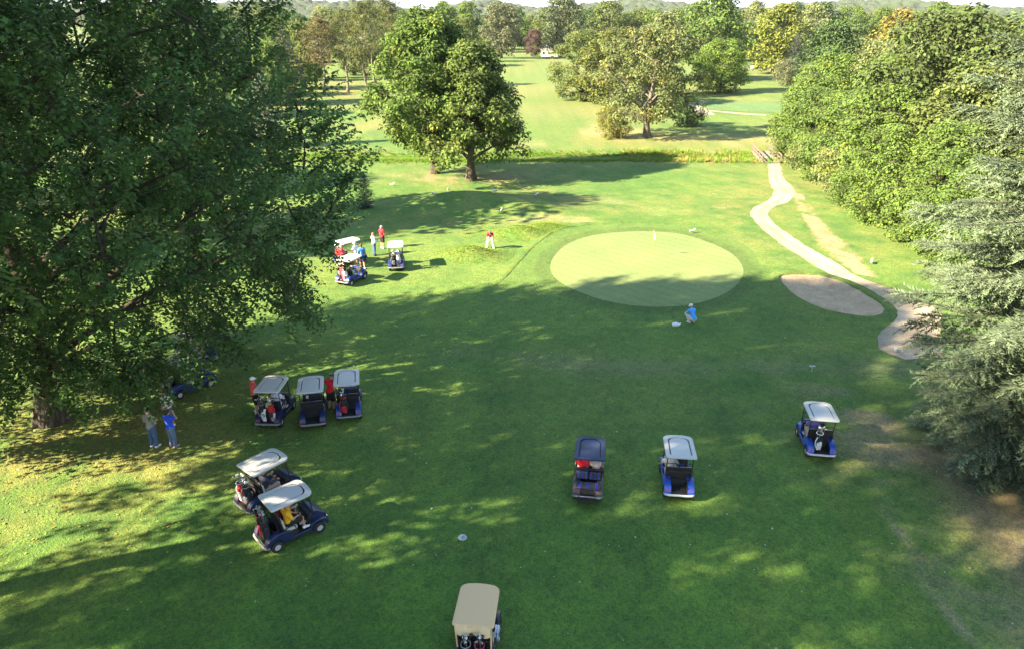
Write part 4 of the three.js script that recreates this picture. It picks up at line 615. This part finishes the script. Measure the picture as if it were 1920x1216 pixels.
const SKIN = std([0.48, 0.27, 0.18], 0.6), SKIN2 = std([0.42, 0.23, 0.15], 0.6), eyeMat = std([0.06, 0.04, 0.03], 0.3), hairDark = std([0.035, 0.022, 0.016], 0.8), hairBrown = std([0.11, 0.055, 0.03], 0.8), hairGrey = std([0.35, 0.33, 0.31], 0.8), whiteShoe = std([0.72, 0.72, 0.70], 0.7), darkShoe = std([0.06, 0.05, 0.045], 0.7);
function handGeo(wr, dir, thumbSide, curl) {   // palm and five unequal, bent fingers
  const up = Math.abs(dir[1]) > 0.85 ? [0, 0, -1] : [0, 1, 0], d = V3(...dir).normalize(), s = V3(...up).cross(d).normalize().multiplyScalar(thumbSide), nrm = d.clone().cross(s).normalize(), P = (a, b, c) => { const v = V3(...wr).addScaledVector(d, a).addScaledVector(s, b).addScaledVector(nrm, c); return [v.x, v.y, v.z]; };
  const g = [rod(P(-0.02, 0, 0), P(0.085, 0, 0), 0.026, 8, 0.034)];
  [[0.030, 0.066], [0.010, 0.076], [-0.010, 0.070], [-0.030, 0.055]].forEach(([o, l], i) => { const a = P(0.075, o, 0), b = P(0.075 + l * 0.55, o * 1.1, 0.02 * curl), c = P(0.075 + l * (1 - 0.35 * curl), o * 1.1, 0.055 * curl); g.push(rod(a, b, 0.0095, 5, 0.009), rod(b, c, 0.009, 5, 0.007)); });
  g.push(rod(P(0.02, 0.026, 0), P(0.055, 0.055, 0.012), 0.011, 5, 0.010), rod(P(0.055, 0.055, 0.012), P(0.085, 0.060, 0.024), 0.010, 5, 0.008)); return g;
}
function person(label, [x, f], turn, J, o, y = 0, parentCart) {
  const root = thing('person', label, 'person', [x, f], turn, undefined, y); const skin = o.skin ?? SKIN, cell = 0.024;
  const all = [J.pelvis, J.chest, J.neck, ...J.sh, ...J.el, ...J.wr, ...J.hip, ...J.kn, ...J.an, ...J.toe];
  const torso = (e) => [bone(add3(J.pelvis, [-0.06, 0, 0]), add3(J.pelvis, [0.06, 0, 0]), 0.115 + e, 0.115 + e), bone(J.pelvis, J.chest, 0.12 + e, 0.125 + e), bone(mid3(J.chest, J.sh[0], 0.55), mid3(J.chest, J.sh[1], 0.55), 0.115 + e, 0.115 + e), bone(mid3(J.neck, J.sh[0], 0.8), mid3(J.neck, J.sh[1], 0.8), 0.062 + e, 0.062 + e)];
  const arm = (s, e, a = 0, b = 2) => [a < 1 ? bone(J.sh[s], b >= 1 ? J.el[s] : mid3(J.sh[s], J.el[s], b), 0.056 + e, 0.044 + e) : null, b > 1 ? bone(J.el[s], b >= 2 ? J.wr[s] : mid3(J.el[s], J.wr[s], b - 1), 0.042 + e, lerp(0.042, 0.028, b - 1) + e) : null].filter(Boolean);
  const leg = (s, e, b = 2, flare = 0) => [bone(J.hip[s], b >= 1 ? J.kn[s] : mid3(J.hip[s], J.kn[s], b), 0.088 + e, lerp(0.088, 0.062, Math.min(1, b)) + e + flare), b > 1 ? bone(J.kn[s], mid3(J.kn[s], J.an[s], b - 1), 0.060 + e, lerp(0.060, 0.040, b - 1) + e + flare) : null, b >= 2 && !flare ? bone(mid3(J.kn[s], J.an[s], 0.15), mid3(J.kn[s], J.an[s], 0.5), 0.055 + e, 0.052 + e) : null].filter(Boolean);
  const foot = (s, e) => [bone(J.an[s], add3(J.an[s], [0, -0.035, 0.03]), 0.042 + e, 0.04 + e), bone(add3(J.an[s], [0, -0.04, 0.02]), add3(J.toe[s], [0, 0, 0]), 0.04 + e, 0.032 + e)];
  const [b0, b1] = boundsOf(all, 0.2);
  const hd = headGeo.clone(), q = new THREE.Matrix4().compose(V3(...J.head), new THREE.Quaternion().setFromEuler(new THREE.Euler(J.headTilt ?? 0, J.headTurn ?? 0, 0, 'YXZ')), V3(1, 1, 1)); hd.applyMatrix4(q);
  const body = polygonise(b0, b1, cell, blob([...torso(0), bone(J.neck, mid3(J.neck, J.head, 0.75), 0.056, 0.052), ...[0, 1].flatMap((s) => [...arm(s, 0), ...leg(s, 0), ...foot(s, 0)])]));
  const hands = [0, 1].flatMap((s) => handGeo(J.wr[s], [J.wr[s][0] - J.el[s][0], J.wr[s][1] - J.el[s][1], J.wr[s][2] - J.el[s][2]], s ? -1 : 1, o.curl ?? 0.6));
  part('body', [body, hd, ...hands], skin, root);
  const face = [-0.034, 0.034].map((ex) => new THREE.SphereGeometry(0.011, 8, 6).translate(ex, 0.006, -0.088)); part('eyes', merge(face).applyMatrix4(q), eyeMat, root);
  part('shirt', polygonise(b0, b1, cell, blob([...torso(0.018), bone(J.neck, mid3(J.neck, J.head, 0.15), 0.066, 0.062), ...[0, 1].flatMap((s) => arm(s, 0.02, 0, o.sleeve ?? 0.75))])), std(o.shirt, 0.9), root);
  const lo = o.shorts ? 0.86 : 1.93;
  part(o.shorts ? 'shorts' : 'trousers', polygonise(b0, b1, cell, blob([bone(add3(J.pelvis, [-0.07, -0.03, 0]), add3(J.pelvis, [0.07, -0.03, 0]), 0.136, 0.136), ...[0, 1].flatMap((s) => leg(s, 0.02, lo, o.shorts ? 0.02 : 0.012))])), std(o.legs, 0.9), root);
  for (const s of [0, 1]) part('shoe', polygonise(...boundsOf([J.an[s], J.toe[s]], 0.1), 0.016, blob(foot(s, 0.012))), o.shoe ?? whiteShoe, root);
  if (o.hair) { const fs = [bone([0, 0.045, 0.02], [0, 0.05, -0.01], 0.098, 0.094), bone([0, 0.0, 0.04], [0, -0.02, 0.045], 0.085, 0.075)]; if (o.longHair) fs.push(bone([0, -0.02, 0.06], [0, -0.24, 0.10], 0.075, 0.06), bone([-0.06, 0, 0.03], [-0.07, -0.2, 0.05], 0.045, 0.04), bone([0.06, 0, 0.03], [0.07, -0.2, 0.05], 0.045, 0.04)); const hf = blob(fs, 0.03); const g = polygonise([-0.16, o.longHair ? -0.34 : -0.12, -0.12], [0.16, 0.17, 0.18], 0.013, (a, b, c) => Math.max(hf(a, b, c), -(c + 0.062 + Math.max(0, b - 0.05) * 0.9))); part('hair', g.applyMatrix4(q), o.hair, root); }
  if (o.cap) { const cf = blob([bone([0, 0.052, 0.012], [0, 0.055, -0.012], 0.100, 0.097)], 0.02); const g = polygonise([-0.13, 0.02, -0.13], [0.13, 0.18, 0.14], 0.011, (a, b, c) => Math.max(cf(a, b, c), 0.036 - b)); const brim = new THREE.CylinderGeometry(0.085, 0.085, 0.010, 18, 1).scale(1, 1, 1.15); at(brim, 0, 0.045, -0.095, -0.14); const m = std(o.cap, 0.85), cp = part('cap', g.applyMatrix4(q), m, root); part('cap_brim', brim.applyMatrix4(q), m, cp); }
  return root;
}
const STAND = () => ({ pelvis: [0, 0.95, 0], chest: [0, 1.32, 0.0], neck: [0, 1.49, 0.01], head: [0, 1.635, -0.01], sh: [[-0.185, 1.42, 0.01], [0.185, 1.42, 0.01]], el: [[-0.25, 1.13, 0.03], [0.25, 1.13, 0.03]], wr: [[-0.25, 0.88, -0.05], [0.25, 0.88, -0.05]], hip: [[-0.095, 0.90, 0], [0.095, 0.90, 0]], kn: [[-0.105, 0.50, -0.01], [0.105, 0.50, -0.01]], an: [[-0.115, 0.085, 0.03], [0.115, 0.085, 0.03]], toe: [[-0.135, 0.035, -0.14], [0.135, 0.035, -0.14]] });
const J_ = (mod) => { const j = STAND(); mod(j); return j; };
const armsFolded = J_((j) => { j.el = [[-0.26, 1.14, -0.02], [0.26, 1.14, -0.02]]; j.wr = [[-0.03, 1.14, -0.22], [0.05, 1.17, -0.21]]; });
const handUp = J_((j) => { j.el = [[-0.25, 1.14, -0.03], [0.33, 1.40, -0.12]]; j.wr = [[-0.12, 1.08, -0.20], [0.16, 1.60, -0.16]]; j.headTurn = -0.2; });
const walk = J_((j) => { j.kn[0] = [-0.10, 0.52, -0.14]; j.an[0] = [-0.11, 0.085, -0.20]; j.toe[0] = [-0.125, 0.04, -0.37]; j.kn[1] = [0.10, 0.50, 0.06]; j.an[1] = [0.11, 0.11, 0.24]; j.toe[1] = [0.12, 0.035, 0.09]; j.wr[0] = [-0.25, 0.90, 0.10]; j.wr[1] = [0.25, 0.92, -0.20]; });
const reachRight = J_((j) => { j.el[1] = [0.40, 1.32, -0.10]; j.wr[1] = [0.62, 1.34, -0.20]; j.el[0] = [-0.16, 1.14, -0.16]; j.wr[0] = [0.12, 1.16, -0.30]; j.chest = [0.03, 1.31, -0.05]; j.neck = [0.05, 1.47, -0.08]; j.head = [0.07, 1.60, -0.13]; j.headTilt = -0.35; });
const handsHips = J_((j) => { j.el = [[-0.36, 1.16, 0.06], [0.36, 1.16, 0.06]]; j.wr = [[-0.17, 1.0, -0.08], [0.17, 1.0, -0.08]]; });
const putting = { pelvis: [0, 0.93, 0.10], chest: [0, 1.18, -0.14], neck: [0, 1.27, -0.28], head: [0, 1.32, -0.41], headTilt: -0.95, sh: [[-0.185, 1.20, -0.24], [0.185, 1.20, -0.24]], el: [[-0.19, 0.98, -0.38], [0.19, 0.98, -0.38]], wr: [[-0.02, 0.80, -0.42], [0.03, 0.74, -0.42]], hip: [[-0.10, 0.88, 0.10], [0.10, 0.88, 0.10]], kn: [[-0.20, 0.48, 0.0], [0.20, 0.48, 0.0]], an: [[-0.25, 0.085, 0.06], [0.25, 0.085, 0.06]], toe: [[-0.29, 0.035, -0.11], [0.29, 0.035, -0.11]] };
const crouch = { pelvis: [0, 0.33, 0.16], chest: [0, 0.66, -0.03], neck: [0, 0.81, -0.11], head: [0, 0.95, -0.17], headTilt: -0.35, headTurn: 0.5, sh: [[-0.185, 0.74, -0.08], [0.185, 0.74, -0.08]], el: [[-0.24, 0.50, -0.24], [0.24, 0.50, -0.24]], wr: [[-0.08, 0.46, -0.42], [0.10, 0.44, -0.42]], hip: [[-0.10, 0.32, 0.12], [0.10, 0.32, 0.12]], kn: [[-0.20, 0.48, -0.28], [0.20, 0.46, -0.28]], an: [[-0.15, 0.10, 0.0], [0.15, 0.10, 0.0]], toe: [[-0.18, 0.035, -0.16], [0.18, 0.035, -0.16]] };
const sit = (mod = () => {}) => { const j = { pelvis: [0, 0.13, 0.08], chest: [0, 0.49, 0.12], neck: [0, 0.66, 0.11], head: [0, 0.80, 0.08], sh: [[-0.185, 0.585, 0.12], [0.185, 0.585, 0.12]], el: [[-0.25, 0.33, -0.02], [0.25, 0.33, -0.02]], wr: [[-0.12, 0.28, -0.22], [0.12, 0.28, -0.22]], hip: [[-0.095, 0.11, 0.04], [0.095, 0.11, 0.04]], kn: [[-0.12, 0.13, -0.38], [0.12, 0.13, -0.38]], an: [[-0.13, -0.25, -0.44], [0.13, -0.25, -0.44]], toe: [[-0.14, -0.305, -0.60], [0.14, -0.305, -0.60]] }; mod(j); return j; };
const drive = sit((j) => { j.el = [[-0.26, 0.36, -0.06], [0.24, 0.36, -0.06]]; j.wr = [[-0.13, 0.32, -0.34], [0.13, 0.32, -0.34]]; });
const seated = (label, c, side, J, o, dz = 0) => { const p = c.localToWorld(V3(side * 0.245, 0.71, 0.17 + dz)); const r = person(label, [p.x, -p.z], -c.rotation.y / D2R, J, o, p.y); r.scale.setScalar(0.95); return r; };
const JEANS = [0.055, 0.10, 0.21], KHAKI = [0.44, 0.38, 0.29], NAVY = [0.015, 0.022, 0.07], BLACK = [0.015, 0.015, 0.017], RED = [0.60, 0.022, 0.035], WHITE = [0.75, 0.75, 0.76];
person('person in a grey shirt and jeans standing with folded arms', [-14.56, 24.6], 15, armsFolded, { shirt: [0.22, 0.21, 0.235], legs: JEANS, cap: [0.03, 0.03, 0.035] });
person('person in a royal blue shirt and jeans with one hand raised to the face', [-13.78, 24.6], 25, handUp, { shirt: [0.015, 0.07, 0.62], legs: [0.09, 0.14, 0.25], hair: hairDark, shoe: std([0.30, 0.20, 0.15], 0.8) }).scale.setScalar(0.97);
person('person with long brown hair in a white top behind the two in jeans', [-14.6, 26.2], 190, J_((j) => { j.wr = [[-0.10, 1.06, -0.2], [0.10, 1.06, -0.2]]; }), { shirt: WHITE, legs: [0.10, 0.13, 0.2], shorts: true, hair: hairBrown, longHair: true }).scale.setScalar(0.95);
person('person in a salmon red shirt and white cap standing at the navy cart', [-11.28, 27.3], 60, handsHips, { shirt: [0.72, 0.10, 0.09], legs: BLACK, shorts: true, cap: WHITE });
person('person in a red shirt and black shorts leaning to the cart beside', [-8.02, 27.55], 20, reachRight, { shirt: [0.62, 0.012, 0.03], legs: BLACK, shorts: true, cap: [0.05, 0.04, 0.05], shoe: darkShoe });
seated('seated person in a white shirt in the navy cart of the row', cA, 1, drive, { shirt: [0.62, 0.64, 0.72], legs: NAVY, shorts: true, hair: hairDark });
seated('seated person in dark jacket and red cap in the cart behind', cD, 1, drive, { shirt: [0.03, 0.035, 0.06], legs: [0.3, 0.22, 0.18], shorts: true, cap: RED, sleeve: 1.9 });
seated('seated driver in a dark shirt beside the red-capped rider', cD, -1, drive, { shirt: [0.05, 0.05, 0.07], legs: NAVY, shorts: true, cap: [0.06, 0.06, 0.07] });
seated('seated person in a yellow shirt in the navy cart', cE, 1, sit((j) => { j.chest[2] = 0.06; j.neck[2] = 0.02; j.head[2] = -0.03; j.headTilt = -0.4; }), { shirt: [0.72, 0.38, 0.015], legs: BLACK, shorts: true, hair: hairGrey }, -0.05);
seated('seated driver in a dark red shirt beside the yellow-shirted rider', cE, -1, drive, { shirt: [0.28, 0.012, 0.02], legs: NAVY, shorts: true, cap: [0.05, 0.05, 0.06] });
seated('seated driver in a bright red shirt in the charcoal four-seat cart', cF, -1, drive, { shirt: [0.66, 0.015, 0.03], legs: KHAKI, shorts: true, cap: [0.06, 0.05, 0.05] });
seated('seated rider in a sleeveless top in the charcoal four-seat cart', cF, 1, sit(), { shirt: [0.52, 0.40, 0.36], sleeve: 0.12, legs: NAVY, shorts: true, hair: hairBrown });
seated('seated driver in a grey shirt leaning out of the bright blue cart', cG, -1, sit((j) => { j.chest[0] = -0.08; j.neck[0] = -0.11; j.head[0] = -0.13; j.sh = [[-0.28, 0.57, 0.10], [0.08, 0.60, 0.10]]; j.el[0] = [-0.40, 0.36, 0.0]; j.wr[0] = [-0.42, 0.22, -0.16]; }), { shirt: [0.30, 0.32, 0.36], legs: KHAKI, shorts: true, cap: [0.04, 0.04, 0.05] });
seated('seated driver in a purple blue shirt in the cart with one bag', cH, -1, drive, { shirt: [0.09, 0.09, 0.30], legs: KHAKI, shorts: true, hair: hairGrey });
seated('seated driver in a navy shirt in the tan-roofed cart', cI, -1, drive, { shirt: NAVY, legs: KHAKI, shorts: true, cap: WHITE });
seated('seated person in a white shirt in the half hidden cart under the maple', cM, 1, drive, { shirt: WHITE, legs: KHAKI, shorts: true, cap: WHITE });
person('person in a red shirt and black shorts standing with folded arms in the sun', [-9.8, 51.7], 40, armsFolded, { shirt: [0.62, 0.02, 0.04], legs: BLACK, shorts: true, hair: hairGrey });
person('person in a white shirt and jeans standing near the lone cart', [-10.12, 49.95], 60, armsFolded, { shirt: [0.60, 0.66, 0.75], legs: JEANS, hair: std([0.35, 0.16, 0.09], 0.8), sleeve: 1.8, shoe: darkShoe }).scale.setScalar(0.97);
person('person in a blue shirt and navy shorts walking past the sunlit cart', [-10.42, 47.0], -20, walk, { shirt: [0.08, 0.24, 0.62], legs: [0.02, 0.03, 0.09], shorts: true, hair: hairBrown });
person('person in a white shirt and cap with blue shorts beside the cart with red bags', [-10.95, 47.5], -70, handsHips, { shirt: WHITE, legs: [0.10, 0.27, 0.36], shorts: true, cap: WHITE });
person('person in a red shirt and grey cap talking at the cart with red bags', [-11.75, 46.9], 70, armsFolded, { shirt: [0.62, 0.03, 0.06], legs: KHAKI, shorts: true, cap: [0.4, 0.4, 0.4] });
const golfer = person('golfer in a red shirt and white trousers bent over a putter', [-1.65, 51.6], 178, putting, { shirt: [0.50, 0.012, 0.03], legs: [0.74, 0.72, 0.66], cap: [0.10, 0.09, 0.11], curl: 0.9 }, terrain(-1.65, 51.6));
person('person in a sky blue shirt and white cap crouching beside the green', [10.29, 37.4], -20, crouch, { shirt: [0.07, 0.36, 0.85], legs: [0.58, 0.52, 0.46], cap: WHITE });
{ const p = thing('putter', 'thin putter held by the golfer in red', 'golf club', [-1.65, 51.6], 178, undefined, terrain(-1.65, 51.6)); part('shaft', rod([0, 0.84, -0.43], [0, 0.03, -0.52], 0.008, 6), steel, p); part('grip', rod([0, 0.84, -0.43], [0, 0.62, -0.455], 0.013, 6), rubber, p); part('putter_head', rbox(0.12, 0.03, 0.04, 0.01, 0.02, 0.02, -0.53), steel, p); }
// ---------------------------------------------------------------- small things
{ // flagstick
  const f = thing('flagstick', 'yellow flagstick with a pale flag standing in the putting green', 'flag', [10.24, 49.7], 0, undefined, 0.012), yel = std([0.75, 0.55, 0.05], 0.5);
  part('pole', rod([0, -0.1, 0], [0, 1.95, 0], 0.016, 8), yel, f);
  part('flag', sheetGrid(12, 10, (u, v) => [0.012 + u * 0.16 * (0.45 + 0.55 * v), 1.93 - v * 0.62 - u * 0.10, 0.035 * Math.sin(u * 6 + v * 3) * u]), std([0.80, 0.78, 0.58], 0.9, { side: THREE.DoubleSide }), f);
  part('cup', new THREE.TorusGeometry(0.054, 0.006, 6, 20).rotateX(Math.PI / 2), hoodWhite, f);
}
{ // white bag on the grass beside the crouching person
  const s = polygonise([-0.4, -0.02, -0.3], [0.4, 0.32, 0.3], 0.022, blob([bone([-0.12, 0.10, 0], [0.08, 0.11, 0.04], 0.12, 0.10), bone([0.14, 0.07, -0.04], [0.26, 0.14, -0.08], 0.06, 0.035), bone([-0.05, 0.17, 0.03], [0.02, 0.19, -0.02], 0.07, 0.05)], 0.05));
  const b = new THREE.Mesh(s, std([0.78, 0.80, 0.82], 0.8)); b.name = 'plastic_bag'; b.position.set(9.3, 0, -36.9); scene.add(b); tag(b, 'crumpled white bag on the grass beside the crouching person', 'bag');
}
const gullBody = polygonise([-0.12, -0.02, -0.3], [0.12, 0.34, 0.3], 0.014, blob([bone([0, 0.15, 0.0], [0, 0.14, 0.12], 0.075, 0.05), bone([0, 0.14, 0.12], [0, 0.13, 0.26], 0.045, 0.012), bone([0, 0.18, -0.05], [0, 0.26, -0.11], 0.05, 0.035), bone([0, 0.27, -0.12], [0, 0.27, -0.14], 0.04, 0.034)], 0.03));
const gullWhite = std([0.78, 0.78, 0.77], 0.8), gullGrey = std([0.32, 0.33, 0.36], 0.8), beakMat = std([0.6, 0.4, 0.05], 0.5);
const gullProto = thing('gull', 'white gull on the grass between the cart path and the wood', 'bird', [25.6, 48.1], 30, 'gulls resting on the course', 0);
part('body', gullBody, gullWhite, gullProto); for (const s of [-1, 1]) { part('wing', at(new THREE.SphereGeometry(0.1, 10, 8).scale(0.22, 0.5, 1.7), s * 0.062, 0.155, 0.09, -0.08), gullGrey, gullProto); part('leg', rod([s * 0.03, 0, 0.02], [s * 0.03, 0.1, 0.02], 0.007, 5), beakMat, gullProto); } part('beak', rod([0, 0.265, -0.165], [0, 0.255, -0.215], 0.012, 6, 0.004), beakMat, gullProto); gullProto.scale.setScalar(1.25);
[[19.98, 33.4, 200, 'white gull at the shaded end of the cart path'], [14.71, 55.9, 80, 'white gull just beyond the back edge of the putting green'], [-0.95, 61.7, 20, 'white gull on the near slope of the grassy mound'], [-7.19, 65.4, 120, 'white gull on the shaded end of the grassy mound'], [-1.7, 66.9, 260, 'white gull on top of the grassy mound'], [2.4, 68.4, 40, 'white gull on the dry turf behind the grassy mound'], [-12.4, 73.5, 90, 'white gull on the grass before the pair of oaks'], [-6.4, 70.6, 190, 'white gull between the mound and the pair of oaks']].forEach(([x, f, a, l]) => dup(gullProto, [x, f], a, l, 'gulls resting on the course', terrain(x, f), 1.25));
{ const g = thing('sprinkler_cover', 'pale round sprinkler cover set in the shaded turf', 'cover', [-1.66, 19.05]); part('lid', new THREE.CylinderGeometry(0.13, 0.14, 0.03, 22).translate(0, 0.015, 0), std([0.30, 0.35, 0.39], 0.6), g); part('ring', new THREE.TorusGeometry(0.13, 0.018, 6, 24).rotateX(Math.PI / 2).translate(0, 0.03, 0), std([0.40, 0.44, 0.47], 0.6), g); part('nozzle', cyl(0.045, 0.05, 0.02, 12, 0, 0.038, 0), std([0.16, 0.2, 0.24], 0.6), g); }
{ const g = thing('marker_sign', 'small pale T-shaped marker sign on the worn grass', 'sign', [14.82, 31.3]); part('stake', rbox(0.03, 0.30, 0.02, 0.005, 0, 0.14, 0), std([0.42, 0.47, 0.47], 0.6), g); part('board', rbox(0.30, 0.075, 0.03, 0.012, 0, 0.30, 0, -0.3), std([0.52, 0.57, 0.62], 0.6), g); }
{ // timber bridge that carries the path over the creek
  const g = thing('footbridge', 'weathered timber footbridge carrying the cart path over the creek', 'bridge', [31.9, 90.2], 9, undefined, 0.03), wood = std([0.17, 0.125, 0.105], 0.9), pale = std([0.30, 0.26, 0.235], 0.9);
  part('beam', [box(0.18, 0.25, 8.4, -0.95, -0.12, 0), box(0.18, 0.25, 8.4, 0.95, -0.12, 0)], wood, g);
  const plank = rbox(2.3, 0.06, 0.27, 0.01, 0, 0.04, 0); for (let k = 0; k < 28; k++) { const p = part('plank', plank, k % 3 ? pale : wood, g); p.position.set((hash3(k, 1, 1) - 0.5) * 0.06, 0, -4.0 + k * 0.296); }
  for (const s of [-1, 1]) { for (let k = 0; k < 5; k++) part('post', rbox(0.12, 1.15, 0.12, 0.01, s * 1.1, 0.45, -3.9 + k * 1.95), wood, g); part('rail', rbox(0.08, 0.14, 8.3, 0.01, s * 1.1, 0.98, 0), wood, g); part('rail', rbox(0.06, 0.12, 8.3, 0.01, s * 1.1, 0.55, 0), wood, g); part('curb', rbox(0.14, 0.16, 8.3, 0.01, s * 0.98, 0.14, 0), wood, g); }
}
{ // small white house at the far end of the fairway
  const g = thing('house', 'small white house with grey roof at the far end of the fairway', 'house', [17.2, 346], 8, undefined, terrain(17.2, 346)), wall = std([0.74, 0.73, 0.70], 0.8), dark = std([0.03, 0.035, 0.05], 0.2);
  part('wall', [box(7.5, 2.9, 6, 0, 1.45, 0), profile([[-3, 2.9], [0, 4.8], [3, 2.9]], 7.5, 0, 0.01)], wall, g);
  part('roof', [box(8.1, 0.18, 3.95, 0, 3.86, 1.62, 0.565), box(8.1, 0.18, 3.95, 0, 3.86, -1.62, -0.565)], std([0.42, 0.43, 0.46], 0.8), g);
  for (const x of [-2.4, -0.2, 2.2]) { const w = part('window', box(1.1, 1.2, 0.08, x, 1.6, 3.03), dark, g); part('window_frame', [box(1.3, 0.1, 0.12, x, 2.25, 3.04), box(1.3, 0.1, 0.14, x, 0.95, 3.05), box(0.1, 1.4, 0.12, x - 0.6, 1.6, 3.045), box(0.1, 1.4, 0.12, x + 0.6, 1.6, 3.045)], wall, w); }
}
function vehicle(name, label, pos, turn, paint, truck) {
  const g = thing(name, label, truck ? 'truck' : 'car', pos, turn, undefined, terrain(...pos) + 0.055), L = truck ? 3.1 : 2.2, gl = std([0.02, 0.025, 0.03], 0.1);
  part('body', profile(truck ? [[-L, 0.5], [-L, 1.25], [0.6, 1.25], [0.75, 2.15], [1.9, 2.15], [2.4, 1.35], [L, 1.2], [L, 0.5]] : [[-L, 0.4], [-L, 0.9], [-1.7, 1.0], [-1.2, 1.45], [0.5, 1.47], [1.15, 0.98], [L, 0.85], [L, 0.4]], truck ? 2.1 : 1.75, 0, 0.06), paint, g);
  part('window', profile(truck ? [[0.9, 1.42], [0.98, 2.0], [1.8, 2.0], [2.15, 1.42]] : [[-1.45, 1.0], [-1.1, 1.36], [0.42, 1.38], [0.9, 1.0]], (truck ? 2.1 : 1.75) + 0.03, 0, 0.01), gl, g);
  for (const s of [-1, 1]) for (const z of [-L * 0.62, L * 0.62]) wheel(g, s * (truck ? 0.95 : 0.78), z, truck ? 0.42 : 0.32, 0.24);
  if (truck) part('dump_box', [box(2.2, 1.1, 3.4, 0, 1.75, 1.3), box(2.4, 0.12, 3.6, 0, 2.3, 1.3)], std([0.75, 0.24, 0.05], 0.6), g);
  return g;
}
vehicle('truck', 'orange truck standing on the road beyond the lawns', [92, 258.5], 80, paintMat([0.70, 0.20, 0.04]), true);
vehicle('car', 'white car on the road beside the orange truck', [84, 257], 80, paintMat([0.7, 0.7, 0.7]), false);
scene.traverse((o) => { if (o.isMesh) { o.castShadow = true; o.receiveShadow = true; } });
renderer.render(scene, camera);
